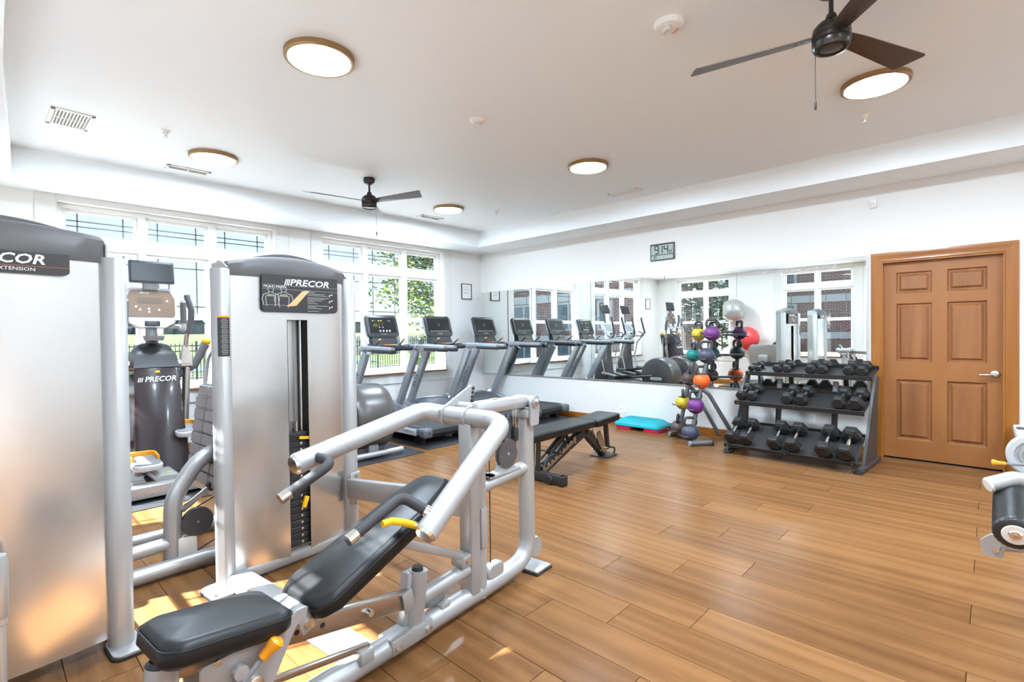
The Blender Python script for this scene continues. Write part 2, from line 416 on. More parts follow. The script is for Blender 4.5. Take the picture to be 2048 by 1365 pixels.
# ------------------------------------------------------------------ windows
def window(n, width, loc, rz, units, label):
    r = tag(bpy.data.objects.new('window_%d' % n, None), label, None, None, 'structure'); COL.objects.link(r); r.location = loc; r.rotation_euler = (0, 0, R(rz))
    h = Z1-Z0; D = .10
    b = B(); t = .012                                   # reveal lining
    for c, s in (((t/2, TH/2, h/2), (t, TH, h)), ((width-t/2, TH/2, h/2), (t, TH, h)), ((width/2, TH/2, h-t/2), (width-2*t, TH-.001, t)), ((width/2, TH/2, t/2), (width-2*t, TH-.001, t))): b.box(c, s)
    b.o('reveal', M_trimw, r, 0)
    fr = B(); f = .045
    for c, s in (((f/2+t, D+.04, h/2), (f, .08, h-2*t)), ((width-f/2-t, D+.04, h/2), (f, .08, h-2*t)), ((width/2, D+.04, h-t-f/2), (width-2*t-2*f, .078, f)), ((width/2, D+.04, t+f/2), (width-2*t-2*f, .078, f))): fr.box(c, s, bev=.006)
    fr.o('frame', M_vinylw, r)
    uw = (width-2*t-2*f-(units-1)*.075)/units
    for k in range(1, units):
        x = t+f+k*uw+(k-.5)*.075
        B().box((x, D+.03, h/2), (.075, .1, h-2*t-2*f+.02), bev=.006).o('mullion', M_vinylw, r)
    B().box((width/2, D+.03, 1.662), (width-2*t-.02, .09, .125), bev=.008).o('transom_bar', M_vinylw, r)
    for k in range(units):
        xa = t+f+k*(uw+.075); xb = xa+uw
        for zi, (za, zb, kind) in enumerate(((1.724, h-t-f, 'top'), (.873, 1.60, 'up'), (t+f, .873, 'low'))):
            yo = D+.055 if kind != 'low' else D+.035; s = .032
            sb = B()
            for c, q in (((xa+s/2, yo, (za+zb)/2), (s, .035, zb-za)), ((xb-s/2, yo, (za+zb)/2), (s, .035, zb-za)), (((xa+xb)/2, yo, za+s*.55), (uw-2*s, .034, s*1.1)), (((xa+xb)/2, yo, zb-s*.55), (uw-2*s, .034, s*1.1))): sb.box(c, q, bev=.004, seg=1)
            sash = sb.o('sash', M_vinylw, r)
            B().box(((xa+xb)/2, yo, (za+zb)/2), (uw-2*s+.01, .006, zb-za-2*s+.01)).o('pane', M_glass, sash, 0)
            if kind != 'low':
                m = B(); w2 = .0075; ga, gb, gz0, gz1 = xa+s, xb-s, za+s*1.1, zb-s*1.1; e = .095
                hz = (gz0+.085, gz1-.085) if kind == 'top' else (gz0+e, gz1-e)
                for x in (ga+e, gb-e): m.box((x, yo+.006, (gz0+gz1)/2), (w2*2, .006, gz1-gz0))
                for z in hz: m.box(((ga+gb)/2, yo+.006, z), (gb-ga, .006, w2*2))
                m.o('muntin_grid', M_mun, sash, 0)
    cb = .165
    B().box((-cb/2, -.009, (ZS-Z0)/2), (cb, .018, ZS-Z0), bev=.003, seg=1).o('casing', M_casing, r)
    B().box((width+cb/2, -.009, (ZS-Z0)/2), (cb, .018, ZS-Z0), bev=.003, seg=1).o('casing', M_casing, r)
    B().box((width/2, -.009, h+(ZS-Z1)/2), (width, .018, ZS-Z1), bev=.003, seg=1).o('casing', M_casing, r)
    B().box((width/2, -.009, -.0845), (width+2*cb, .018, .163), bev=.003, seg=1).o('apron', M_casing, r)
    B().box((width/2, .02, -.006), (width+.03, .13, .028), bev=.006).o('window_sill', M_sillw, r)
    return r
window(1, WINS[0][1]-WINS[0][0], (WINS[0][0], YW, Z0), 0, 3, 'wide triple window behind the machines, nearer the left edge')
window(2, WINS[1][1]-WINS[1][0], (WINS[1][0], YW, Z0), 0, 3, 'wide triple window behind the treadmills')
window(3, WINL[0][1]-WINL[0][0], (XL, WINL[0][0], Z0), 90, 2, 'double window with trees outside, seen in the mirror')
window(4, WINL[1][1]-WINL[1][0], (XL, WINL[1][0], Z0), 90, 2, 'double window with brick building outside, seen in the mirror')

window(5, WINL[2][1]-WINL[2][0], (XL, WINL[2][0], Z0), 90, 2, 'unseen double window beside the camera, added for daylight')  # unseen, added so sun bounced off the floor brightens the ceiling
window(6, WINL[3][1]-WINL[3][0], (XL, WINL[3][0], Z0), 90, 2, 'unseen double window behind the camera, added for daylight')  # also out of view, added for more daylight on the ceiling

# ------------------------------------------------------------------ door, baseboards
door = tag(bpy.data.objects.new('door_1', None), 'six panel brown wooden door with lever handle', None, None, 'structure'); COL.objects.link(door); door.location = (XM, 0, 0)
dx = .035
db = B(); st = [(.84, .73), (.439, .326), (.032, -.075)]
db.box((dx+.030, (DY0+DY1)/2, .015+DH/2), (.020, DY1-DY0-.006, DH-.03))
for a, c in ((.838, .73), (.439, .326), (.032, -.078)): db.box((dx+.009, (a+c)/2, .012+DH/2), (.022, abs(a-c), DH-.024))
zr = [(.012, .208), (.831, 1.017), (1.621, 1.726), (1.946, DH-.006)]
for a, c in zr: db.box((dx+.009, (DY0+DY1)/2, (a+c)/2), (.0218, DY1-DY0-.006, c-a))
db.o('slab', M_door, door, 0)
for ya, yb in ((.439, .73), (.032, .326)):
    for za, zb in ((.208, .831), (1.017, 1.621), (1.726, 1.946)):
        y, z, wv, hv = (ya+yb)/2, (za+zb)/2, yb-ya, zb-za
        def rr(ins, d): return [(dx+d, y-wv/2+ins, z-hv/2+ins), (dx+d, y+wv/2-ins, z-hv/2+ins), (dx+d, y+wv/2-ins, z+hv/2-ins), (dx+d, y-wv/2+ins, z+hv/2-ins)]
        pb_ = B(); pb_.loft([rr(0, -.002), rr(.006, .003), rr(.012, .016), rr(.026, .016), rr(.046, -.0015)], cap=False); pb_.bm.faces.new([pb_.bm.verts.new(q) for q in rr(.046, -.0015)])
        bmesh.ops.remove_doubles(pb_.bm, verts=pb_.bm.verts, dist=1e-5); pb_.o('panel', M_doorp, door, 20)
hd = B().lathe([(.036, 0), (.036, .006), (.030, .012), (.016, .016), (.014, .05)], (dx-.002, -.022, .915), 'x', 24, rot=(0, 0, 180)).o('handle_rose', M_satin, door)
B().tube([(dx-.055, -.022, .915), (dx-.062, .02, .912), (dx-.055, .09, .908)], .011, bend=.02, flat=.8).o('lever', M_satin, hd)
B().cyl((dx-.05, -.022, .915), (dx-.066, -.022, .915), .013).o('lock_barrel', M_chrome, hd)
B().box((.17, (DY0+DY1)/2, DH/2), (.02, DY1-DY0+.06, DH+.06)).o('back_panel', M_dark, door, 0)  # unseen dark sheet added behind the door to block sky light
B().box((.10, (DY0+DY1)/2, -.011), (.20, DY1-DY0+.02, .020)).o('gap_light_stop', M_dark, door, 0)  # dark slab added below the door gap to stop light leaking in
tr = tag(bpy.data.objects.new('trim_2', None), 'golden oak casing around the brown door', None, None, 'structure'); COL.objects.link(tr); tr.location = (XM, 0, 0)
cas = [(0, 0), (.102, 0), (.102, -.016), (.085, -.019), (.06, -.014), (.03, -.013), (.012, -.019), (0, -.012)]   # profile: across, depth
def casing_bar(p, q, across):
    p, q, a = Vector(p), Vector(q), Vector(across); b = B()
    b.loft([[p+a*u+Vector((d, 0, 0)) for u, d in cas], [q+a*u+Vector((d, 0, 0)) for u, d in cas]]); return b
def mitre(y0, y1, z):
    b = B(); r0 = [Vector((d, y0-u, z+u)) for u, d in cas]; r1 = [Vector((d, y1+u, z+u)) for u, d in cas]; b.loft([r0, r1]); return b
casz = DH+.004
for y, sgn in ((DY1, 1), (DY0, -1)):
    b = B(); b.loft([[Vector((d, y+sgn*u, 0)) for u, d in cas], [Vector((d, y+sgn*u, casz+u)) for u, d in cas]]); b.o('side_casing', M_oak, tr, 25)
mitre(DY0, DY1, casz).o('head_casing', M_oakh, tr, 25)
B().box((.03, DY1+.002, DH/2), (.1, .012, DH)).box((.03, DY0-.002, DH/2), (.1, .012, DH)).box((.03, (DY0+DY1)/2, DH+.003), (.1, DY1-DY0, .012)).o('jamb', M_oak, tr, 0)
structure(B().box((XM-.007, (DY1+.105+YW)/2, .045), (.014, YW-DY1-.105, .09), bev=.004).o('baseboard_right', M_oakh))
structure(B().box((XM-.007, (YF+DY0-.105)/2, .045), (.014, DY0-.105-YF, .09), bev=.004).o('baseboard_front', M_oakh))
structure(B().box(((XL+XM)/2, YW-.007, .045), (XM-XL-.03, .014, .09), bev=.004).o('baseboard_back', M_oakh))
structure(B().box((XL+.007, (YF+YW)/2, .045), (.014, YW-YF, .09), bev=.004).o('baseboard_left', M_oakh))

# ------------------------------------------------------------------ mirrors
seams = [7.038, 5.540, 4.028, 2.508, .968]; MZ0, MZ1 = .626, 2.146
mlab = ['frameless mirror panel in the corner behind the nearest-to-corner treadmill', 'frameless mirror panel second from the corner, reflecting the treadmill row', 'frameless mirror panel reflecting the ellipticals, above the step platform', 'frameless mirror panel with etched white lettering, behind the dumbbell rack']
mirror_parts = []
for k in range(4):
    a, c = seams[k+1]+.001, seams[k]-.001
    r = thing('mirror_panel', mlab[k], 'mirror', (XM, (a+c)/2, MZ0), [0, 0, 0, .32][k])
    B().box((-.006 if k < 3 else -.011, 0, (MZ1-MZ0)/2), (.006, c-a, MZ1-MZ0)).o('glass', M_mirror, r, 0)
    B().box((-.010 if k < 3 else -.0135, 0, .004), (.012, c-a, .016)).o('channel', M_mirredge, r, 0)
    if k == 3:
        B().box((-.0135, -(c-a)/2+.006, (MZ1-MZ0)/2), (.010, .012, MZ1-MZ0)).o('edge_strip', M_mirredge, r, 0)
        text('UNNECESSARY DROPPING OF WEIGHTS IS PROHIBITED', .046, M_frost, 'lettering', r, facing((-.0148, -.005, 2.063-MZ0), (-1, 0, 0)), sx=.86, off=.0006)
# ------------------------------------------------------------------ ceiling fittings
LIGHTS = [(1.51, 3.09, 'round bronze-rimmed flush ceiling light, largest and nearest'), (1.60, 5.53, 'round bronze-rimmed ceiling light above the left window'), (4.46, 3.10, 'round bronze-rimmed ceiling light in front of the mirror wall'),
          (4.55, 5.53, 'round bronze-rimmed ceiling light beyond the hanging fan, near the corner'), (4.46, .61, 'round bronze-rimmed ceiling light under the big dark fan blade'),
          (1.51, .61, 'round bronze-rimmed ceiling light above the camera'), (1.51, -1.85, 'unseen round ceiling light added behind the camera for brightness, left'), (4.46, -1.85, 'unseen round ceiling light added behind the camera for brightness, right')]  # three unseen lamps added for brightness; the first completes the grid
ring = None
for x, y, lab in LIGHTS:
    if ring is None:
        r = thing('ceiling_light', lab, 'ceiling light', (x, y, ZC), 0, 'round ceiling lights')
        B().lathe([(.190, -.030), (.190, -.034), (.206, -.034), (.212, -.028), (.212, 0), (.19, 0)], n=48).o('ring', M_bronze, r)
        B().lathe([(0, -.032), (.186, -.031), (.190, -.028), (.190, -.006), (0, -.006)], n=48).o('diffuser', M_diff, r)
        ring = r
    else:
        c = copy_tree(ring); c.location = (x, y, ZC); c['label'] = lab
def fan(loc, ang, lab, blade_mats, cx_=.055, cy_=-.05):
    r = thing('ceiling_fan', lab, 'ceiling fan', (*loc, ZC))
    B().lathe([(0, 0), (.062, 0), (.064, -.03), (.055, -.055), (.03, -.07), (0, -.07)], n=32).o('canopy', M_fanblk, r)
    B().cyl((0, 0, -.06), (0, 0, -.19), .011).o('downrod', M_fanblk, r)
    B().lathe([(0, -.155), (.02, -.155), (.026, -.17), (.03, -.185), (.06, -.20), (.083, -.225), (.088, -.25), (.088, -.262), (.084, -.266), (.088, -.27), (.088, -.29), (.083, -.295), (.088, -.30), (.086, -.32), (.078, -.335), (.07, -.338), (.066, -.332), (0, -.332)], n=40).o('motor_housing', M_fanblk, r)
    B().lathe([(0, -.334), (.045, -.334), (.052, -.331)], n=32).o('bottom_cap', M_fanlens, r)
    for k, a in enumerate(ang):
        m = RZ(a); bl = B()
        bl.prism(rpoly([(.075, -.040), (.20, -.052), (.70, -.072), (.715, -.066), (.66, .066), (.645, .068), (.20, .045), (.075, .038)], .012), -.003, .003, 'xy', bev=.0012)
        ob = bl.o('blade', blade_mats[k], r, tf=m @ T(0, 0, -.258) @ RX(-13 if k != 1 else -13))
        sc = B()
        for x, yy in ((.13, 0), (.16, .018), (.16, -.018)): sc.lathe([(0, -.0055), (.006, -.0050), (.007, -.003)], (x, yy, 0), n=10)
        sc.o('screw', M_chrome if False else M_fanblk, ob, tf=m @ T(0, 0, -.258) @ RX(-13))
    ch = B().cyl((cx_, cy_, -.325), (cx_, cy_, -.60), .0016, n=6).o('pull_chain', M_fanblk, r)
    B().lathe([(0, -.60), (.006, -.602), (.007, -.635), (.005, -.642), (0, -.642)], (cx_, cy_, 0), n=12).o('pull_knob', M_fanblk, ch)
    return r
fan((3.05, 5.10), (171, 52, -70), 'small black ceiling fan hanging in front of the windows', (M_blade, M_blade, M_blade))
fan((3.04, .60), (101, -22, 220), 'large near dark bronze ceiling fan at the top edge', (M_blade, M_bladed, M_blade), -.056, .060)
r = thing('smoke_detector', 'white dome smoke detector between the lights', 'smoke detector', (2.866, 3.09, ZC))
B().lathe([(0, 0), (.066, 0), (.066, -.008), (.052, -.02), (.040, -.028), (0, -.028)]).o('base', M_wplast, r); B().lathe([(.034, -.028), (.030, -.040), (.018, -.046), (0, -.047)]).o('sensor_head', M_wplast, r)
B().lathe([(.0315, -.036), (.032, -.038), (.0305, -.039)]).o('slot_ring', M_gplast, r)
r = thing('fire_strobe', 'white ceiling fire alarm strobe beside the big fan', 'fire alarm', (2.76, 1.35, ZC), -30)
B().lathe([(0, 0), (.082, 0), (.084, -.01), (.078, -.03), (.060, -.038), (0, -.04)]).o('body', M_wplast, r); B().box((-.03, -.02, -.052), (.028, .055, .03), bev=.008).o('flash_lens', mat('lens_clear', (.75, .76, .76), .08, .3), r)
text('FIRE', .03, M_redp, 'fire_lettering', r, facing((.045, -.005, -.0385), (0, 0, -1), up=(-1, 0, 0)))
for x, y, lab in ((1.119, 5.133, 'small white ceiling sprinkler near the square air grille'), (5.054, .76, 'small white ceiling sprinkler under the light at the right'), (5.127, 5.154, 'small white ceiling sprinkler near the far ceiling corner')):
    r = thing('sprinkler', lab, 'sprinkler', (x, y, ZC), 0, 'ceiling sprinklers')
    B().lathe([(0, 0), (.040, 0), (.040, -.004), (.024, -.010), (.020, -.03), (0, -.03)]).o('escutcheon', M_wplast, r)
    B().cyl((0, 0, -.028), (0, 0, -.05), .009).box((-.012, 0, -.052), (.004, .006, .03)).box((.012, 0, -.052), (.004, .006, .03)).lathe([(0, -.068), (.016, -.067), (.016, -.064), (0, -.064)]).o('nozzle', M_wplast, r)
def vent(x, y, rz, L, W, lab, kind):
    r = thing('ceiling_vent', lab, 'vent', (x, y, ZC), rz, 'ceiling vents')
    b = B(); f = .03
    for c, s in (((-L/2+f/2, 0, -.005), (f, W, .01)), ((L/2-f/2, 0, -.005), (f, W, .01)), ((0, -W/2+f/2, -.005), (L, f, .01)), ((0, W/2-f/2, -.005), (L, f, .01)), ((0, 0, -.005), (.014, W-f, .01) if kind == 'bar' else (L-f, .012, .01))): b.box(c, s, bev=.003, seg=1)
    b.o('frame', M_wplast, r); B().box((0, 0, -.001), (L-f, W-f, .002)).o('backing', M_gplast if kind != 'bar' else mat('grille_grey', (.3, .3, .3), .6), r, 0)
    n = 10 if kind != 'bar' else 5
    for k in range(n):
        if kind == 'bar': B().box((0, -W/2+f+(k+.5)*(W-2*f)/n, -.006), (L-2*f, .011, .002), rot=(35, 0, 0)).o('slat', M_wplast, r, 0)
        else: B().box((-L/2+f+(k+.5)*(L-2*f)/n, 0, -.006), (.013, W-2*f, .002), rot=(0, 35, 0)).o('slat', M_wplast, r, 0)
vent(.525, 5.38, 1, .27, .40, 'square white return air grille with dark slots', 'grid')
vent(1.535, 6.15, 0, .40, .15, 'long white ceiling vent near the left window', 'bar')
vent(5.63, 3.36, 90, .42, .14, 'long white ceiling vent near the mirror wall', 'bar')
vent(4.70, 6.14, 0, .40, .15, 'long white ceiling vent near the far corner light', 'bar')

# ------------------------------------------------------------------ wall items
r = thing('wall_clock', 'black digital wall clock reading 9:14', 'clock', (XM, 3.332, 2.477))
B().box((-.013, 0, 0), (.026, .36, .232), bev=.006).o('case', M_dark, r)
B().box((-.0265, 0, .028), (.002, .325, .13)).o('time_screen', M_lcd, r, 0); B().box((-.0265, 0, -.077), (.002, .325, .058)).o('date_screen', M_lcd, r, 0)
fc = lambda y, z: facing((-.0280, y, z), (-1, 0, 0))
def seg7(ch, y, z, h, m, par, name):
    S = {'9': 'abcdfg', '1': 'bc', '4': 'bcfg', '3': 'abcdg', '2': 'abdeg', '0': 'abcdef'}[ch]; w_ = h*.5; t = h*.15; b = B()
    pos = {'a': (0, h/2, 1), 'g': (0, 0, 1), 'd': (0, -h/2, 1), 'f': (-w_/2, h/4, 0), 'b': (w_/2, h/4, 0), 'e': (-w_/2, -h/4, 0), 'c': (w_/2, -h/4, 0)}
    for s in S:
        px, pz, hor = pos[s]; b.box((-.0282, y-px, z+pz), (.0008, (w_ if hor else t)*.95, (t if hor else h/2*.92)))
    b.o(name, m, par, 0)
M_ink = mat('lcd_ink', (.02, .025, .022), .5)
for ch, y in (('9', .080), ('1', .022), ('4', -.060)): seg7(ch, y, .03, .105, M_ink, r, 'time_digit')
for z in (.052, .008): B().box((-.0282, .040, z), (.0008, .009, .009)).o('colon_dot', M_ink, r, 0)
for ch, y in (('3', -.106), ('3', -.134)): seg7(ch, y, -.008, .042, M_ink, r, 'seconds_digit')
for ch, y in (('2', .118), ('0', .093)): seg7(ch, y, -.077, .038, M_ink, r, 'date_digit')
r = thing('motion_sensor', 'small white motion sensor high on the wall above the door', 'sensor', (XM, .915, 2.697), 0)
B().box((-.018, 0, 0), (.036, .058, .10), bev=.008).o('body', M_wplast, r); B().box((-.033, .006, -.012), (.012, .046, .045), bev=.006).o('lens', mat('sensor_lens', (.7, .69, .66), .4), r)
for loc, rz, w_, h_, lab in (((6.198, YW, 2.153), 0, .245, .285, 'thin-framed notice on the wall between the right window and the corner'), ((.15, YW, 2.153), 0, .25, .29, 'thin-framed notice on the wall left of the left window')):
    r = thing('framed_notice', lab, 'picture frame', loc, rz)
    B().box((0, -.006, 0), (w_-.012, .008, h_-.012)).o('paper', M_paper, r, 0)
    b = B()
    for c, s in (((-w_/2+.006, -.009, 0), (.012, .018, h_)), ((w_/2-.006, -.009, 0), (.012, .018, h_)), ((0, -.009, h_/2-.006), (w_, .018, .012)), ((0, -.009, -h_/2+.006), (w_, .018, .012))): b.box(c, s)
    b.o('frame', M_dark, r, 0)
    b = B()
    for z, x0, x1 in ((.085, -.06, -.01), (.075, -.03, .05), (.045, -.07, .06), (.025, -.075, .07), (-.02, -.07, .03), (-.035, -.07, .05)): b.box(((x0+x1)/2, -.0105, z), (x1-x0, .001, .005))
    b.o('print_lines', M_grey, r, 0)
for y, lab, kk in ((4.025, 'white wall plate with a single jack, above the step platform', 0), (3.935, 'white wall plate with an outlet, above the step platform', 1), (1.5, 'white wall outlet behind the dumbbell rack', 1)):
    r = thing('wall_outlet', lab, 'outlet', (XM, y, .215 if y > 2 else .33))
    B().box((-.003, 0, 0), (.006, .074, .116), bev=.002, seg=1).o('cover_plate', M_wplast, r)
    if kk: B().box((-.0065, 0, .026), (.003, .034, .034), bev=.004).box((-.0065, 0, -.026), (.003, .034, .034), bev=.004).o('socket', mat('socket_white', (.78, .77, .74), .4), r)
    else: B().cyl((-.004, 0, 0), (-.008, 0, 0), .007).o('jack', M_gplast, r)
# ------------------------------------------------------------------ floor mats
for (x0, x1, y0, y1), lab in (((3.60, 4.48, 4.80, 6.98), 'black rubber mat under the treadmill with the button console'), ((4.62, 5.52, 4.80, 6.98), 'black rubber mat under the middle treadmill'), ((5.64, 6.52, 4.80, 6.98), 'black rubber mat under the treadmill beside the mirror'),
                              ((2.55, 3.50, 4.74, 6.95), 'black rubber mat under the elliptical beside the treadmills'), ((1.62, 2.50, 4.74, 6.95), 'black rubber mat under the elliptical hidden behind the press tower'), ((.55, 1.57, 4.85, 6.9), 'black rubber mat under the tall climbing trainer')):
    tag(B().box(((x0+x1)/2, (y0+y1)/2, .004), (x1-x0, y1-y0, .008), bev=.002, seg=1).o('rubber_mat', M_mat), lab, 'mat', 'rubber floor mats')

# ------------------------------------------------------------------ treadmills (local: y forward to the window, origin rear centre)
def treadmill(x, lab, console):
    r = thing('treadmill', lab, 'treadmill', (x, 4.93, 0), 0, 'treadmills facing the windows')
    for sx in (-1, 1):
        rl = B().box((sx*.345, .78, .175), (.11, 1.42, .085), bev=.018).o('side_rail', M_tmgrey, r)
        B().box((sx*.345, .80, .2215), (.078, 1.34, .008), bev=.003).o('tread_strip', M_tmblk, rl)
        pn = B().box((sx*.402, .70, .165), (.012, 1.10, .078), bev=.004).o('side_panel', M_lgrey, r)
        text('ULTIMATE DECK', .034, M_tmgrey, 'side_lettering', pn, facing((sx*.4088, .34 if sx < 0 else 1.0, .165), (sx, 0, 0)))
        c = B().box((sx*.345, .035, .165), (.135, .13, .12), bev=.035, seg=3).o('end_cap', M_tmgrey, r)
        B().lathe([(0, 0), (.012, 0), (.012, -.002)], (sx*.335, -.0305, .165), 'y', 12).o('adjust_hole', M_black, c)
        B().box((sx*.30, .22, .059), (.06, .16, .102), bev=.01).o('foot', M_black, r)
        # uprights lean back toward the runner
        up = B(); up.sweep([(sx*.415, 1.76, .24), (sx*.415, 1.26, 1.13)], [(a, b_) for a, b_ in rrect(.062, .135, .02)], up=(0, 1, .5)); u = up.o('upright', M_tmsil, r)
        text('MATRIX', .078, M_tmblk, 'brand_lettering', u, Matrix(((0, 0, sx, sx*.4468), (.49*-sx*-1*(1), -.87*1, 0, 1.515), (-.87*-1*1 if False else .87, .49, 0, .69), (0, 0, 0, 1))) if False else up_text(sx), space=1.25)
        B().loft([[(sx*.415+dx*w, y, .13+h*z) for dx, z in ((-.5, 0), (.5, 0), (.5, .7), (.3, 1), (-.3, 1), (-.5, .7))] for y, w, h in ((1.38, .12, .10), (1.58, .14, .14), (1.86, .13, .22), (1.95, .10, .12))]).o('upright_boot', M_tmsil, r)
        # arm rest
        a = B(); a.sweep(fillet([(sx*.40, 1.42, 1.17), (sx*.425, 1.26, 1.185), (sx*.425, .60, 1.165)], .06), lambda t: rrect(.085-.02*t, .085-.012*t, .03, 4), up=(0, 0, 1)); arm = a.o('arm_rest', M_tmsil, r)
        g = B(); g.sweep([(sx*.425, 1.05, 1.150), (sx*.425, .585, 1.140)], rrect(.088, .05, .022, 4)); g.o('arm_pad', M_tmblk, arm)
        t = B().bar((sx*.20, 1.40, 1.205), (sx*.20, 1.27, 1.29), .022, .018, bev=.004).o('control_paddle', M_tmgrey, r)
        B().bar((sx*.20, 1.285, 1.285), (sx*.20, 1.245, 1.305), .026, .022, bev=.006).o('paddle_tip', M_org, t)
    B().loft([[(s*.285, y, z) for s, z in ((-1, z0), (1, z0), (1, z1), (-1, z1))] for y, z0, z1 in ((.035, .14, .19), (.055, .115, .21), (.11, .11, .2185), (1.46, .12, .2185))]).o('running_belt', M_belt, r, 30)
    B().box((0, .80, .10), (.62, 1.4, .035)).o('deck_frame', M_black, r, 0)
    mc = []
    for y, h, w in ((1.40, .225, .60), (1.48, .27, .70), (1.62, .335, .72), (1.82, .345, .72), (1.96, .28, .70), (2.0, .2, .66)):
        mc.append([(x_*w/2, y, .07+(h-.07)*z) for x_, z in ((-1, 0), (1, 0), (1, .55), (.93, .82), (.7, .95), (.35, 1), (-.35, 1), (-.7, .95), (-.93, .82), (-1, .55))])
    cov = B().loft(mc).o('motor_cover', M_tmgrey, r)
    B().box((0, 1.72, .342), (.11, .035, .006), bev=.002).o('cover_badge', M_lgrey, cov)
    # cross bar with tray and console
    B().box((0, 1.36, 1.165), (.80, .12, .07), bev=.03, seg=3).o('cross_bar', M_tmblk, r)
    tr_ = B().box((0, 1.40, 1.205), (.52, .20, .035), rot=(12, 0, 0), bev=.012).o('tray', M_tmblk, r)
    for dx_, mm in ((-.06, M_redp), (.02, M_org), (.09, M_grey)): B().box((dx_, 1.33, 1.222), (.06, .035, .006), rot=(12, 0, 0), bev=.002).o('key', mm, tr_)
    cup = B()
    for sx in (-1, 1): cup.lathe([(.048, 0), (.052, .004), (.052, .012), (.042, .012), (.040, 0)], (sx*.33, 1.41, 1.205), n=20)
    cup.o('cup_holder', M_tmblk, tr_)
    nk = B().loft([[(x_, y, z) for x_, y in ((-w_, y0), (w_, y0), (w_, y1), (-w_, y1))] for z, w_, y0, y1 in ((1.20, .21, 1.41, 1.52), (1.30, .20, 1.45, 1.55), (1.37, .20, 1.475, 1.57))]).o('console_neck', M_tmblk, r)
    cm = T(0, 1.505, 1.495) @ RX(72)
    cs = B().prism([(x_, y_+ (.018*(1-(x_/.255)**2) if y_ > .1 else 0)) for x_, y_ in rrect(.51, .335, .045, 6)], -.05, 0, 'xy', bev=.008).o('console', M_tmblk, r, tf=cm)
    B().prism(rrect(.52, .33, .05, 6), -.062, -.030, 'xy', bev=.01).o('console_back', M_tmsil, cs, tf=cm)
    sc = B().prism(rrect(.435, .235, .012, 3, 0, .012), 0, .002, 'xy').o('screen', M_screen, cs, tf=cm)
    mo = cm @ T(0, 0, .0025)
    if console == 'buttons':
        b = B()
        for i, (px_, py_) in enumerate([(-.15, .07), (-.115, .07), (.09, .07), (.125, .07), (-.055, .03), (-.055, 0), (-.055, -.03), (.0, .03), (.0, 0), (.0, -.03), (-.15, .0)]):
            B().lathe([(0, .002), (.0085, .0015), (.009, 0)], n=12).o('button', M_ctext if i % 3 else M_lgrey, sc, tf=cm @ T(px_, py_+.01, .002))
        for px_ in (-.055, .0, .055, .105): B().lathe([(0, .002), (.014, .0015), (.015, 0)], n=14).o('button', M_lgrey, sc, tf=cm @ T(px_, -.075, .002))
        for px_ in (-.055, -.015): B().box((px_, .08, .0015), (.024, .013, .002)).o('button', M_yel, sc, 0, tf=cm @ T(0, 0, .002))
        B().box((-.115, .012, .0012), (.06, .05, .001)).o('display', mat('green_display', (.05, .07, .01), .2, emit=(.2, .25, .02), estr=.12), sc, 0, tf=cm @ T(0, 0, .002))
    else:
        b = B()
        for k in range(9): b.box((-.17+k*.042, -.085, .001), (.03 if k % 2 else .024, .02, .001))
        b.o('screen_icons', mat('icon_grey', (.10, .10, .105), .3, emit=(.3, .3, .32), estr=.25), sc, 0, tf=cm @ T(0, 0, .002))
        B().lathe([(.030, 0), (.030, .001), (.027, .001), (.027, 0)], n=24).o('screen_ring', mat('icon_dim', (.06, .06, .065), .3, emit=(.3, .3, .32), estr=.08), sc, tf=cm @ T(0, .03, .002))
    text('MATRIX', .020, M_lgrey, 'console_brand', cs, cm @ T(0, -.125, .0005), space=1.3)
    return r
def up_text(sx):
    # along the leaning upright, reading upward, on its outer side
    d = Vector((0, -.49, .873)); z = Vector((sx, 0, 0)); x = d if sx < 0 else d; y = z.cross(x)
    m = Matrix((x, y, z)).transposed().to_4x4(); m.translation = (sx*.4468, 1.51, .69); return m
treadmill(4.03, 'grey treadmill with button console, nearest of the three', 'buttons')
treadmill(5.06, 'grey treadmill with dark touch screen, middle of the three', 'screen')
treadmill(6.07, 'grey treadmill with dark touch screen beside the mirror', 'screen')

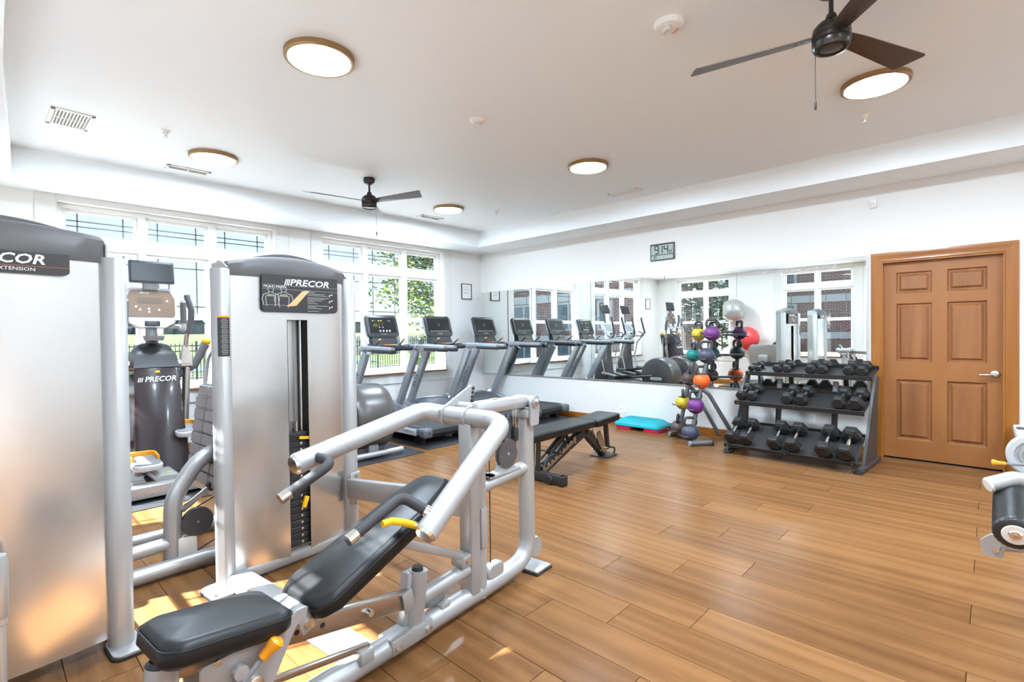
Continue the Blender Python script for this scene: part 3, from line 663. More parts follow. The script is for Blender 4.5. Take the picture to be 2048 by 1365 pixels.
# ------------------------------------------------------------------ ellipticals with a round rear drive drum
def elliptical(x, lab):
    r = thing('elliptical', lab, 'elliptical', (x, 4.85, 0), 0, 'ellipticals with round drive housings')
    B().tube([(-.33, .05, .055), (.33, .05, .055)], .032, 16).o('rear_stabilizer', M_silver, r)
    B().tube([(-.30, 2.0, .05), (.30, 2.0, .05)], .032, 16).o('front_stabilizer', M_silver, r)
    B().bar((0, .1, .10), (0, 2.0, .10), .12, .10, bev=.015).o('base_beam', M_mgrey, r)
    B().loft([[(x_*w, y, z) for x_, y, z in ((-1, .14, .04), (1, .14, .04), (1, .60, .04), (-1, .60, .04))] if k == 0 else [(x_*w, y, z) for x_, y, z in ((-1, .2, .3), (1, .2, .3), (1, .54, .3), (-1, .54, .3))] for k, w in ((0, .17), (1, .13))]).o('pedestal', M_dgrey2, r)
    n = 40; prof = [(0, -.24), (.30, -.24), (.35, -.225), (.372, -.19), (.38, -.10), (.38, .10), (.372, .19), (.35, .225), (.30, .24), (0, .24)]
    dr = B().lathe(prof, (0, .36, .43), 'x', n).o('drive_housing', M_mgrey if False else mat('drum_grey', (.10, .093, .090), .33, .3), r)
    for sx in (-1, 1):
        dd = B().lathe([(0, sx*.0), (.25, 0), (.262, -sx*.006)], (sx*.246, .36, .43), 'x', n).o('side_disc', M_dgrey2, dr)
        pl = B().prism(rrect(.27, .062, .03, 4), 0, .006, 'xy').o('name_plate', M_lgrey, dr, tf=facing((sx*.245, .36, .36), (sx, 0, 0)))
        text('PRECOR', .045, M_mgrey, 'plate_lettering', pl, facing((sx*.2518, .36, .36), (sx, 0, 0)), shear=.2)
        # ramp rail, pedal arm, pedal
        B().tube([(sx*.19, .62, .20), (sx*.19, 1.75, .42)], .035, 14).o('ramp_rail', M_silver, r)
        pa = B().tube([(sx*.235, .45, .36+sx*.06), (sx*.235, 1.30, .40-sx*.08), (sx*.235, 1.62, .44-sx*.05)], .028, 12, bend=.2).o('pedal_arm', M_dgrey, r)
        B().pad(rrect(.15, .40, .05), .055, .02, T(sx*.235, 1.16, .41-sx*.07) @ RX(-6)).o('pedal', M_black, pa)
        hb = B().tube([(sx*.28, 1.62, .44-sx*.05), (sx*.30, 1.70, .80), (sx*.285, 1.62, 1.12), (sx*.24, 1.38, 1.34), (sx*.22, 1.46, 1.66)], .016, 12, bend=.12).o('moving_handle', M_silver, r)
        B().tube([(sx*.243, 1.40, 1.325), (sx*.24, 1.385, 1.36), (sx*.22, 1.455, 1.65), (sx*.222, 1.47, 1.72)], .021, 12, bend=.05).o('handle_grip', M_grip, hb)
    B().loft([[(x_*w, y0+(y1-y0)*t, z) for x_, t in ((-1, 0), (1, 0), (1, 1), (-1, 1))] for z, w, y0, y1 in ((.10, .16, 1.60, 2.02), (.5, .14, 1.66, 1.96), (.95, .09, 1.68, 1.86), (1.22, .07, 1.66, 1.78))]).o('front_shroud', M_dgrey2, r, 50)
    cm = T(0, 1.66, 1.42) @ RX(58)
    c = B().prism(rpoly([(-.15, -.19), (.15, -.19), (.20, .05), (.17, .20), (-.17, .20), (-.20, .05)], .05), -.06, 0, 'xy', bev=.015).o('console', M_lgrey, r, tf=cm)
    B().prism(rrect(.29, .20, .02, 3, 0, .06), 0, .003, 'xy').o('console_face', M_mgrey, c, tf=cm)
    b = B()
    B().prism(rrect(.16, .06, .01, 3, 0, -.11), 0, .003, 'xy').o('key_pad', M_tmblk, c, tf=cm)
    B().tube([(0, 1.78, 1.55), (0, 1.80, 1.80)], .02).o('screen_post', M_dgrey, r)
    sm = T(0, 1.775, 1.92) @ RX(72)
    s = B().prism(rrect(.33, .22, .012), -.035, 0, 'xy', bev=.005).o('media_screen', M_black, r, tf=sm)
    B().prism(rrect(.30, .18, .004), 0, .002, 'xy').o('screen_glass', M_screen, s, tf=sm)
    for sx in (-1, 1): B().tube([(sx*.12, 1.60, 1.28), (sx*.2, 1.44, 1.26), (sx*.17, 1.40, 1.34), (sx*.12, 1.50, 1.38)], .015, 10, bend=.05).o('fixed_handle', M_dgrey, r)
    return r
elliptical(2.97, 'grey elliptical with round drum, beside the first treadmill')
elliptical(2.06, 'grey elliptical with round drum, behind the press tower')

# ------------------------------------------------------------------ adaptive motion trainer (local: y forward, origin below the console)
def climber():
    r = thing('motion_trainer', 'tall dark motion trainer with orange-edged pedals and console', 'trainer', (1.13, 5.02, 0))
    B().box((0, .10, .085), (.74, .16, .10), bev=.01).o('rear_beam', M_silver, r)
    for sx in (-1, 1):
        B().box((sx*.32, .70, .085), (.10, 1.25, .09), bev=.01).o('side_beam', M_silver, r)
        B().lathe([(0, 0), (.05, 0), (.055, .01), (.03, .02), (.012, .022), (.012, .05), (0, .05)], (sx*.31, .09, .008), n=16).o('levelling_foot', M_black, r)
    B().box((0, .62, .115), (.56, .95, .03), bev=.004).o('deck_plate', M_black, r)
    pl = B().box((-.05, .30, .155), (.17, .34, .05), bev=.006).o('centre_rail', M_silver, r)
    B().box((-.02, .22, .182), (.05, .03, .003)).o('warning_label', mat('label_lime', (.45, .5, .08), .5), pl, 0)
    # big front shroud facing the user
    sh = []
    for z, w, y0, y1, c in ((.12, .22, .46, 1.1, .05), (.40, .20, .52, 1.05, .05), (.80, .185, .60, 1.02, .05), (1.06, .175, .66, 1.0, .05), (1.18, .16, .70, .98, .05), (1.26, .12, .76, .96, .04), (1.30, .06, .82, .92, .02)):
        sh.append([(x_, y0+(y1-y0)*t, z) for x_, t in ((-w, .04), (-w+.03, 0), (w-.03, 0), (w, .04), (w, .9), (w-.05, 1), (-w+.05, 1), (-w, .9))])
    s = B().loft(sh).o('front_shroud', mat('shroud_brown', (.034, .026, .029), .25, coat=.25), r, 45)
    nf = Vector((0, -.96, .26))
    text('PRECOR', .066, M_white, 'brand_lettering', s, facing((.02, .634, .975), (0, -.975, .20)) , shear=.22, off=.0012)
    for k in range(3): B().box((-.148+k*.014, .6375, .975), (.007, .002, .042), rot=(-11, 14, 0)).o('brand_bar', M_white, s, 0)
    B().box((0, .652, 1.045), (.04, .004, .022), rot=(-11, 0, 0), bev=.004).o('badge', M_yel, s)
    B().loft([[(x_, y, z) for x_, y in ((-w, y0), (w, y0), (w, y1), (-w, y1))] for z, w, y0, y1 in ((1.085, .180, .655, 1.005), (1.20, .165, .70, .985), (1.29, .115, .78, .95), (1.31, .07, .82, .92))]).o('shroud_cap', M_black, s, 45)
    # mast, cup, console, media screen
    B().tube([(0, .84, 1.27), (0, .88, 1.55)], .055, 16, r2=.04, flat=.6).o('mast', M_mgrey, r)
    B().lathe([(0, 0), (.075, .0), (.085, .035), (.085, .045), (.07, .042), (.06, .02), (0, .015)], (0, .76, 1.335), n=24).o('cup_holder', M_mgrey, r)
    cm = T(0, .84, 1.66) @ RX(78)
    c = B().prism(rpoly([(-.20, -.15), (-.1, -.20), (.1, -.20), (.20, -.15), (.215, .10), (.17, .19), (-.17, .19), (-.215, .10)], .04), -.07, 0, 'xy', bev=.02).o('console', M_lgrey, r, tf=cm)
    f = B().prism(rpoly([(-.19, -.10), (.19, -.10), (.195, .08), (.155, .165), (-.155, .165), (-.195, .08)], .03), 0, .004, 'xy').o('console_face', M_ctext, c, tf=cm)
    B().box((-.01, .06, .0045), (.20, .06, .001)).o('readout', mat('readout', (.10, .065, .04), .5), f, 0, tf=cm)
    for px_, py_ in ((-.09, -.03), (-.02, -.02), (-.02, -.05), (.06, -.03), (.13, .06), (-.12, .0)): B().lathe([(0, .002), (.010, .0015), (.011, 0)], n=12).o('button', M_lgrey, f, tf=cm @ T(px_, py_, .004))
    text('PRECOR', .02, M_white, 'console_brand', f, cm @ T(-.05, .135, .0045), shear=.2)
    B().box((0, -.165, .004), (.12, .05, .012), bev=.006).o('key_slot', M_black, c, tf=cm)
    B().box((0, .875, 1.86), (.12, .05, .08), bev=.01).o('screen_bracket', M_mgrey, r)
    sm = T(.015, .855, 1.995) @ RX(82)
    ms = B().prism(rrect(.36, .215, .01), -.035, 0, 'xy', bev=.004).o('media_screen', M_black, r, tf=sm)
    B().prism(rrect(.33, .175, .004), 0, .002, 'xy').o('screen_glass', M_screen, ms, tf=sm)
    B().tube([(.06, .89, 1.78), (.16, .89, 1.79), (.16, .89, 1.90)], .009, 8, bend=.02).o('cable', M_lgrey, r)
    for sx in (-1, 1):
        fh = B().tube([(sx*.15, .90, 1.48), (sx*.24, .82, 1.47), (sx*.235, .70, 1.42), (sx*.225, .68, 1.72)], .022, 12, bend=.06).o('fixed_handle', M_lgrey, r)
        B().tube([(sx*.230, .695, 1.50), (sx*.225, .68, 1.70)], .026, 12).o('pulse_grip', M_dgrey, fh)
        # pedals
        py, pz, px_ = (.32, .245, -.17) if sx < 0 else (.60, .445, .21)
        pd = B().pad(rrect(.215, .36, .07, 6), .05, .015, T(px_, py, pz) @ RX(5)).o('pedal', M_lgrey, r)
        B().prism(rrect(.19, .33, .06, 6), .045, .054, 'xy').o('pedal_tread', M_mgrey, pd, tf=T(px_, py, pz) @ RX(5))
        B().sweep(fillet([(-.095, -.02, .05), (-.095, .165, .055), (.095, .165, .055), (.095, -.02, .05)], .06), [(a, b_) for a, b_ in rrect(.016, .075, .007, 3)], up=(0, 0, 1)).o('pedal_rim', M_org, pd, tf=T(px_, py, pz) @ RX(5))
        B().tube([(px_, py+.05, pz-.03), (px_, py+.45, pz-.05), (sx*.23, .98, .35)], .04, 14, bend=.1).o('pedal_link', M_silver, r)
        # swing arm with handlebar
        sa = B().tube([(sx*.235, .80, .30), (sx*.29, .86, 1.12)], .034, 16).o('swing_arm', M_rail, r)
        B().tube([(sx*.10, .86, 1.10), (sx*.31, .86, 1.10)], .05, 16).o('pivot_housing', M_rail, r)
        B().loft([[(sx*.28+x_*w, .86+y_*w, z) for x_, y_ in ((-1, -1), (1, -1), (1, 1), (-1, 1))] for z, w in ((1.08, .05), (1.18, .042), (1.28, .02))]).o('arm_socket', M_rail, sa)
        hb = B().tube([(sx*.28, .86, 1.24), (sx*.29, .85, 1.37), (sx*.325, .83, 1.53), (sx*.325, .80, 1.63), (sx*.29, .79, 1.74), (sx*.285, .79, 1.78)], .022, 14, bend=.06).o('handlebar', M_rail, sa)
        B().tube([(sx*.295, .847, 1.40), (sx*.327, .829, 1.53), (sx*.325, .80, 1.64), (sx*.292, .79, 1.74), (sx*.286, .79, 1.785)], .028, 14, bend=.06).o('handlebar_grip', M_dgrey, sa)
        lk = B().sweep([(sx*.20, .90, .98), (sx*.36, .88, 1.08), (sx*.46, .86, 1.29)], rrect(.07, .10, .025), up=(0, 1, 0)).o('rocker_arm', M_dgrey, r)
        B().sph((sx*.467, .86, 1.315), .045, 16, (1, .9, .8)).o('rocker_tip', M_org, lk)
        B().tube([(sx*.452, .86, 1.24), (sx*.43, .86, .30)], .012, 10).o('lift_rod', M_silver, r)
    B().tube([(.24, .62, .14), (.42, .62, .14)], .05, 16).o('rear_roller', M_silver, r)
    return r
climber()
# ------------------------------------------------------------------ weight stack tower shared by the two selectorised machines
def arc_sheet(b, u0, u1, z0, z1, uc, half, bulge, v0, th=.004, n=12):
    ring = []
    us = [u0+(u1-u0)*i/n for i in range(n+1)]
    f = lambda u: v0-bulge*(1-((u-uc)/half)**2)
    front = [(u, f(u)) for u in us]; back = [(u, f(u)+th) for u in us[::-1]]
    b.prism(front+back, z0, z1, 'xy')
def tower(r, u0, u1, v0, zc, hood, slot=True):
    """columns at u0 and u1, front faces -v, silver sheet between, dark hood on top"""
    uc, half = (u0+u1)/2, (u1-u0)/2-.036; hz0, hz1, hz2 = hood
    for u in (u0, u1):
        c = B().lathe([(.047, .012), (.047, zc-.004), (.044, zc), (0, zc)], (u, v0, 0), n=32).o('column', M_silver, r)
        B().prism(rrect(.17, .20, .04, 5, u+(.03 if u == u1 else -.03), v0-.03), 0, .012, 'xy', bev=.003).o('foot_pad', M_rubber, c)
        B().prism(rrect(.16, .19, .038, 5, u+(.03 if u == u1 else -.03), v0-.03), .012, .022, 'xy', bev=.003).o('foot_plate', M_silver, c)
        B().lathe([(0, 0), (.009, 0), (.009, .0015)], (u+(.085 if u == u1 else -.085), v0-.085, .0215), n=12).o('bolt_hole', M_black, c)
    # back and side sheets
    ztop = hz0+.01
    vb = v0+.16
    B().box((uc, vb, (ztop+.10)/2+.02), (2*half, .006, ztop-.08)).o('back_panel', M_silver, r, 0)
    for s in (-1, 1):
        B().box((uc+s*half, v0+.075, (ztop+.10)/2+.02), (.008, .16, ztop-.08)).o('side_channel', M_steel, r, 0)
        for z in (.22, .62, 1.05): B().box((uc+s*(half+.004), v0-.005, z), (.014, .022, .065), bev=.003, seg=1).o('hinge', M_black, r)
    bul = .032; vf = v0-.005
    su0, su1, sz0, sz1 = uc-.045, uc+.085, .06, 1.455
    if slot:
        b = B(); arc_sheet(b, uc-half, su0, .06, ztop, uc, half, bul, vf); b.o('front_panel', M_steel, r, 30)
        b = B(); arc_sheet(b, su1, uc+half, .06, ztop, uc, half, bul, vf); b.o('front_panel', M_steel, r, 30)
        b = B(); arc_sheet(b, su0, su1, sz1, ztop, uc, half, bul, vf, n=4); b.o('front_panel', M_steel, r, 30)
        B().box((uc+.02, v0+.060, 1.17), (.30, .004, .78)).o('inner_sheet', M_steel, r, 0)  # added close behind the slot to lighten the dark interior
        for u in (su0+.02, su1-.02): B().cyl((u+.01, v0+.03, .08), (u+.01, v0+.03, 1.55), .0085, n=12).o('guide_rod', M_chrome, r)
        for k in range(16):
            z = .09+k*.040
            p = B().box((uc+.068, v0+.045, z+.0185), (.30, .10, .037), bev=.003, seg=1).o('weight_plate', M_plate, r)
            B().lathe([(0, 0), (.0065, 0), (.0095, .002), (.0095, .004)], (uc+.05, v0-.0065, z+.0185), 'y', 10).o('pin_hole', M_chrome, p)
        B().box((uc+.068, v0+.045, .75), (.28, .10, .06), bev=.006).o('top_plate', M_black, r)
        B().cyl((uc+.040, v0+.03, .78), (uc+.040, v0+.03, .84), .012).o('cable_end', M_chrome, r)
        B().box((uc+.062, v0-.020, .742), (.07, .02, .018), rot=(0, 8, 0), bev=.006).o('add_on_lever', M_yel, r)
        sp = B().box((uc+.055, v0-.030, .355), (.028, .02, .07), rot=(0, 20, 0), bev=.006).o('selector_pin', M_yel, r)
        cp = []
        for i in range(61):
            a = i*.8; cp.append((uc+.092+.006*math.cos(a), v0-.018+.006*math.sin(a), .42+.28*i/60))
        B().tube(cp, .002, 6).o('pin_cord', M_black, sp)
    else:
        b = B(); arc_sheet(b, uc-half, uc+half, .06, ztop, uc, half, bul, vf, n=20); b.o('front_panel', M_steel, r, 30)
    # hood: lower fascia band and domed crown
    rows = []
    def hood_ring(z_edge, z_mid, ins, vfront, vback):
        n = 14; f = [(uc-half-.006+ins+(2*half+.012-2*ins)*i/n) for i in range(n+1)]
        zz = lambda u: z_edge+(z_mid-z_edge)*(1-((u-uc)/half)**2)
        return [(u, vfront-bul*(1-((u-uc)/(half+.01))**2), zz(u)) for u in f]+[(u, vback, zz(u)) for u in f[::-1]]
    B().loft([hood_ring(hz0, hz0, 0, vf-.006, vb), hood_ring(hz0+.02, hz0+.02, 0, vf-.010, vb), hood_ring(hz1-.02, hz2-.03, .002, vf-.010, vb), hood_ring(hz1-.004, hz2-.008, .012, vf+.002, vb-.01), hood_ring(hz1, hz2, .03, vf+.02, vb-.02)]).o('hood', M_dgrey, r, 32)
    nn = 12; us_ = [uc-half*.62+half*1.30*i/nn for i in range(nn+1)]
    arch = [(u, hz1+(hz2-hz1)*(1-((u-uc)/half)**2)+.002+.022*math.sin(math.pi*i/nn)) for i, u in enumerate(us_)]
    B().prism(arch+[(u, z-.03) for u, z in arch[::-1]], vf+.03, vb-.05, 'xz').o('hood_ridge', M_mgrey if False else M_dgrey, r, 30)
    for s in (-1, 1):
        B().prism([(v0-.02, hz0), (vb, hz0), (vb, hz1-.005), (v0+.03, hz1-.005), (v0-.03, hz1-.04)], uc+s*(half+.007), uc+s*(half+.014), 'yz').o('hood_bracket', M_silver, r)
    return uc, half, bul, vf
def placard_outline(w_, h_, r_):
    q = rrect(w_, h_, r_, 5); return q[:6]+[(w_/2, h_/2), (-w_/2, h_/2)]+q[18:]
def brand(par, m, size, mat_=None):
    text('PRECOR', size, mat_ or M_white, 'brand_lettering', par, m @ T(size*.25, 0, 0), shear=.22, off=size*.022, sx=1.05)
    for k in range(3):
        B().prism([(0, -size*.34), (size*.09, -size*.34), (size*.26, size*.36), (size*.17, size*.36)], 0, .0012, 'xy').o('brand_bar', mat_ or M_white, par, 0, tf=m @ T(-size*2.22+k*size*.17, 0, 0))

# ------------------------------------------------------------------ multi press (local frame turned 6 degrees, u along the bench, -u to the seat)
mp = thing('multi_press', 'silver chest press machine with black bench in the foreground', 'press machine', (2.15, 1.93, 0), 6)
uc, half, bul, vf = tower(mp, -1.147, -.362, 1.191, 1.725, (1.695, 1.775, 1.822))
# instruction placard
lm = facing((-.711, vf-bul-.016, 1.605), (0, -1, 0)) @ Matrix.Diagonal((.95, .755, 1, 1))
pw, ph = .50, .285
lb = B().prism(placard_outline(pw, ph, .035), -.006, .002, 'xy').o('placard', M_label, mp, tf=lm)
lt = lm @ T(0, 0, .0022)
brand(lb, lt @ T(.035, .090, 0), .068)
text('MULTI-PRESS', .024, M_white, 'title_lettering', lb, lt @ T(-.175, .050, 0))
def flat(par, name, m_, rects, mtx):
    b = B()
    for x, y, w_, h_ in rects: b.box((x, y, .0004), (w_, h_, .0008))
    return b.o(name, m_, par, 0, tf=mtx)
for x, y, w_ in ((0, .064, .50), (0, .034, .50), (-.16, -.088, .18)): flat(lb, 'rule_line', M_grey, [(x, y, w_, .0022)], lt)
B().prism([(-.105, -.094), (-.075, -.094), (-.04, -.088), (.045, .028), (.06, .032), (.02, .032), (.0, .026), (-.085, -.080)], 0, .001, 'xy').o('tan_stripe', M_tan, lb, 0, tf=lt)
for k, (y, w_) in enumerate(((.022, .05), (.010, .12), (-.002, .14), (-.020, .15), (-.030, .12), (-.042, .10), (-.054, .05), (-.066, .07), (-.084, .15), (-.094, .06), (-.106, .10), (-.128, .08))): flat(lb, 'print_line', M_grey, [(.035+w_/2, y, w_, .004)], lt)
M_fig = mat('figure_line', (.42, .46, .50), .5)
def figure(cx, cy, s, mm):
    B().tube([(math.cos(a*.4)*.020*s, .075*s+math.sin(a*.4)*.026*s, 0) for a in range(16)], .0022*s, 6, closed=True, up=(0, 0, 1)).o('figure_outline', M_fig, lb, tf=lt @ T(cx, cy, 0) @ Matrix.Diagonal((1, 1, .3, 1)))
    for sg in (-1, 1):
        B().tube([(sg*.010*s, .052*s, 0), (sg*.018*s, .042*s, 0), (sg*.052*s, .028*s, 0), (sg*.062*s, -.01*s, 0), (sg*.052*s, -.06*s, 0)], .0026*s, 6, bend=.012*s).o('figure_outline', M_fig, lb, tf=lt @ T(cx, cy, 0) @ Matrix.Diagonal((1, 1, .3, 1)))
        B().tube([(sg*.036*s, .015*s, 0), (sg*.034*s, -.03*s, 0), (sg*.028*s, -.075*s, 0)], .0022*s, 6).o('figure_outline', M_fig, lb, tf=lt @ T(cx, cy, 0) @ Matrix.Diagonal((1, 1, .3, 1)))
    B().prism([(-.036*s, .012*s), (.036*s, .012*s), (.02*s, .032*s), (-.02*s, .032*s)], 0, .001, 'xy').o('muscle_patch', mat('muscle_tint', (.30, .30, .16), .6), lb, 0, tf=lt @ T(cx, cy, 0))
figure(-.20, -.035, .85, 0); figure(-.12, -.035, .95, 0)
for y in (.005, -.045, -.095):
    B().tube([(.188, y-.012, 0), (.192, y+.004, 0), (.205, y+.002, 0), (.213, y+.012, 0)], .0028, 6).o('pictogram', M_white, lb, tf=lt @ Matrix.Diagonal((1, 1, .3, 1)))
# warning strip on the near-left column
cm_ = facing((-1.147, 1.191-.0475, 1.36), (.02, -1, 0))
ws = B(); ws.prism([(.0475*math.sin(a), -.0475*math.cos(a)) for a in [R(-38+76*i/8) for i in range(9)]]+[(.0460*math.sin(a), -.0460*math.cos(a)) for a in [R(38-76*i/8) for i in range(9)]], 1.255, 1.462, 'xy')
wso = ws.o('warning_strip', M_label, mp, 0, tf=T(-1.147, 1.191, 0) @ RZ(-4) @ Matrix.Diagonal((1.012, 1.012, 1, 1)))
wt = B(); wt.prism([(.0475*math.sin(a), -.0475*math.cos(a)) for a in [R(-38+76*i/8) for i in range(9)]]+[(.0460*math.sin(a), -.0460*math.cos(a)) for a in [R(38-76*i/8) for i in range(9)]], 1.462, 1.472, 'xy')
wt.o('warning_header', M_org, wso, 0, tf=T(-1.147, 1.191, 0) @ RZ(-4) @ Matrix.Diagonal((1.014, 1.014, 1, 1)))
wl = B()
for k in range(22): wl.box((-1.147-.002, 1.191-.0486, 1.268+k*.0088), (.034 if k % 3 else .026, .0010, .003))
wlo = wl.o('warning_print', M_grey, wso, 0); wlo['kind'] = 'stuff'

V3 = Vector
# frame
bm_ = B(); bm_.tube([(-1.75, 0, .058), (-.30, 0, .058), (-.015, 0, .058+.02), (-.02, 0, .40), (-.025, 0, .925)], .046, 20, bend=[0, .01, .26, .3, 0], k=10); bm_.o('main_frame', M_silver, mp)
B().box((.02, .005, .018), (.14, .19, .012), bev=.004).o('foot_plate', M_silver, mp); B().box((.02, .005, .006), (.15, .20, .012), bev=.004).o('foot_pad', M_rubber, mp)
B().lathe([(0, -.02), (.055, -.02), (.058, 0), (.055, .02), (0, .02)], (.045, 0, .12), 'y', 24).o('transport_wheel', M_silver, mp)
B().tube([(-.44, 0, .03), (-.44, 0, .90)], .042, 20).o('inner_post', M_silver, mp)
B().bar((-.50, 0, .06), (-.50, 0, .92), .07, .085, up=(0, 1, 0), bev=.012).o('inner_post_web', M_silver, mp)
for z in (.30, .47):
    B().lathe([(0, 0), (.012, 0), (.012, -.008), (0, -.009)], (-.44, -.040, z), 'y', 10).o('bolt', M_chrome, mp)
B().bar((-.44, -.005, .28), (-.44, -.005, .49), .05, .088, up=(0, 1, 0), bev=.012).o('clamp_plate', M_silver, mp)
B().tube([(-.86, 0, .185), (-.44, 0, .205)], .036, 18).o('lower_link_tube', M_silver, mp)
B().tube([(-.44, 0, .575), (-.03, 0, .60)], .036, 18).o('cross_tube', M_silver, mp)
B().box((-.25, 0, .618), (.26, .075, .012), bev=.003).o('pulley_shelf', M_silver, mp)
B().lathe([(0, .002), (.040, .002), (.040, 0)], (-.36, 0, .622), n=20).o('cable_slot', M_black, mp)
# link to the tower and floor tube
B().bar((-.505, .02, .51), (-.40, 1.15, .365), .05, .125, bev=.012).o('tower_link', M_silver, mp)
for v in (1.13,):
    B().box((-.37, v, .365), (.08, .02, .21), bev=.012).o('link_flange', M_silver, mp)
for z in (.28, .45): B().lathe([(0, 0), (.012, 0), (.012, -.008), (0, -.009)], (-.362, 1.118, z), 'y', 10).o('bolt', M_chrome, mp)
B().bar((-1.10, .0, .045), (-1.10, 1.19, .045), .12, .075, bev=.02).o('floor_tube', M_silver, mp)
B().bar((-1.147, 1.19, .045), (-.362, 1.19, .045), .07, .06, bev=.012).o('tower_base', M_silver, mp)
# splice plates on the main beam
B().bar((-1.03, -.002, .068), (-.80, -.002, .068), .098, .07, bev=.012).o('splice_plate', M_silver, mp)
for u in (-1.0, -.83): B().lathe([(0, 0), (.014, 0), (.014, -.010), (0, -.011)], (u, -.05, .065), 'y', 12).o('bolt', M_chrome, mp)
# short post for the rail
B().tube([(-.875, 0, .06), (-.84, 0, .315)], .043, 20).o('short_post', M_silver, mp)
B().bar((-.895, .02, .08), (-.862, .02, .315), .08, .055, up=(0, 1, 0), bev=.01).o('short_post_web', M_silver, mp)
B().lathe([(0, .02), (.022, .018), (.026, 0), (0, 0)], (-.845, 0, .316), n=14).o('bumper', M_rubber, mp)
# seat rail: bright flat-oval bar rising to the seat
rail0, rail1 = V3((-.90, -.005, .215)), V3((-1.80, -.005, .400))
B().bar(rail0, rail1, .040, .082, bev=.012).o('seat_rail', M_rail, mp)
for t in (.25, .47, .58, .69):
    p = rail0.lerp(rail1, t); B().lathe([(0, 0), (.009, 0), (.010, .001)], (p.x, -.0262, p.z), 'y', 12).o('rail_hole' if t > .3 else 'stop_pin', M_black if t > .3 else M_chrome, mp)
B().lathe([(0, -.02), (.013, -.02), (.015, 0), (0, 0)], (rail0.lerp(rail1, .25).x, -.026, rail0.lerp(rail1, .25).z), 'y', 12).o('stop_pin', M_chrome, mp)
B().box((-.925, -.030, .222), (.055, .012, .085), rot=(0, -12, 0), bev=.004).o('rail_bracket', M_silver, mp)
B().tube([(-1.86, 0, .012), (-1.815, 0, .415)], .045, 18).o('front_post', M_silver, mp)
B().lathe([(0, .012), (.035, .012), (.046, 0), (0, 0)], (-1.815, 0, .415), n=18, rot=(0, 6, 0)).o('post_cap', M_black, mp)
B().box((-1.86, 0, .012), (.12, .34, .024), bev=.006).o('front_foot', M_silver, mp)
B().bar((-1.13, -.03, .135), (-1.62, -.03, .225), .022, .022, bev=.003).o('lower_guide_bar', M_rail, mp)
B().box((-1.15, -.03, .105), (.06, .05, .05), bev=.004).o('guide_bracket', M_silver, mp)
# seat carriage
pl_ = [(-1.75, .39), (-1.74, .24), (-1.66, .15), (-1.57, .17), (-1.46, .37), (-1.40, .43), (-1.45, .43), (-1.50, .395)]
for v in (-.075, .065):
    B().prism(rpoly(pl_, .015, 3), v-.005, v+.005, 'xz').o('carriage_plate', M_silver, mp)
B().tube([(-1.66, -.10, .235), (-1.645, -.105, .30), (-1.565, -.11, .365)], .009, 10, bend=.03).o('release_rod', M_mgrey, mp)
B().lathe([(.016, 0), (.018, .03), (.024, .045), (.026, .058), (.018, .066), (0, .066)], (-1.582, -.110, .352), 'z', 20, rot=(18, 42, 0)).o('release_knob', M_org, mp)
B().lathe([(0, 0), (.022, 0), (.022, -.03), (0, -.031)], (-1.645, -.08, .335), 'y', 18).o('plunger', M_silver, mp)
B().lathe([(0, 0), (.024, 0), (.024, -.014), (.012, -.018), (0, -.018)], (-1.595, -.08, .265), 'y', 18).o('pivot_bolt', M_chrome, mp)
for u, z in ((-1.70, .385), (-1.50, .385)): B().lathe([(0, 0), (.010, 0), (.010, -.005), (0, -.006)], (u, -.08, z), 'y', 10).o('bolt', M_chrome, mp)
# pads
seat_o = rpoly([(-.19, -.10), (-.145, -.128), (.155, -.132), (.19, -.105), (.19, .105), (.155, .132), (-.145, .128), (-.19, .10)], .07, 5)
sm_ = T(-1.672, 0, .412) @ RY(8)
st_ = B().pad(seat_o, .080, .034, dome=.012).o('seat_pad', M_vinyl, mp, 50, tf=sm_)
B().tube([(x*1.004, y*1.004, .058) for x, y in seat_o], .0022, 6, closed=True).o('seam', M_vinyl, st_, tf=sm_)
back_o = rpoly([(-.375, -.11), (-.32, -.142), (.20, -.132), (.34, -.10), (.38, -.065), (.38, .065), (.34, .10), (.20, .132), (-.32, .142), (-.375, .11)], .06, 5)
bk_m = T(-1.035, 0, .498) @ RY(-21.5)
bk = B().pad(back_o, .082, .03, dome=.014).o('back_pad', M_vinyl, mp, 50, tf=bk_m)
B().tube([(x*1.004, y*1.004, .058) for x, y in back_o], .0022, 6, closed=True).o('seam', M_vinyl, bk, tf=bk_m)
B().box((0, 0, -.012), (.70, .06, .024), bev=.004).o('back_support', M_silver, mp, tf=bk_m)
# bracket joining seat and back, link from the back to the frame
B().box((-1.425, 0, .405), (.07, .13, .012), rot=(0, -20, 0), bev=.004).o('hinge_bracket', M_silver, mp)
for v in (-.068, .068):
    hb_ = B().box((-1.41, v, .375), (.06, .010, .085), rot=(0, -20, 0), bev=.006).o('hinge_ear', M_silver, mp)
B().lathe([(0, 0), (.017, 0), (.017, -.008), (0, -.009)], (-1.405, -.074, .365), 'y', 14).o('hinge_bolt', M_chrome, mp)
B().bar((-.98, 0, .49), (-.56, 0, .275), .045, .035, bev=.006).o('back_link', M_silver, mp)
B().box((-.99, 0, .505), (.06, .075, .05), rot=(0, -20, 0), bev=.008).o('link_clevis', M_silver, mp)
B().box((-.565, 0, .262), (.06, .085, .06), bev=.008).o('link_clevis', M_silver, mp)
B().lathe([(0, 0), (.014, 0), (.014, -.008), (0, -.009)], (-.565, -.044, .27), 'y', 12).o('link_bolt', M_chrome, mp)
B().lathe([(0, 0), (.016, 0), (.016, -.008), (0, -.009)], (-.99, -.038, .508), 'y', 12).o('link_bolt', M_chrome, mp)
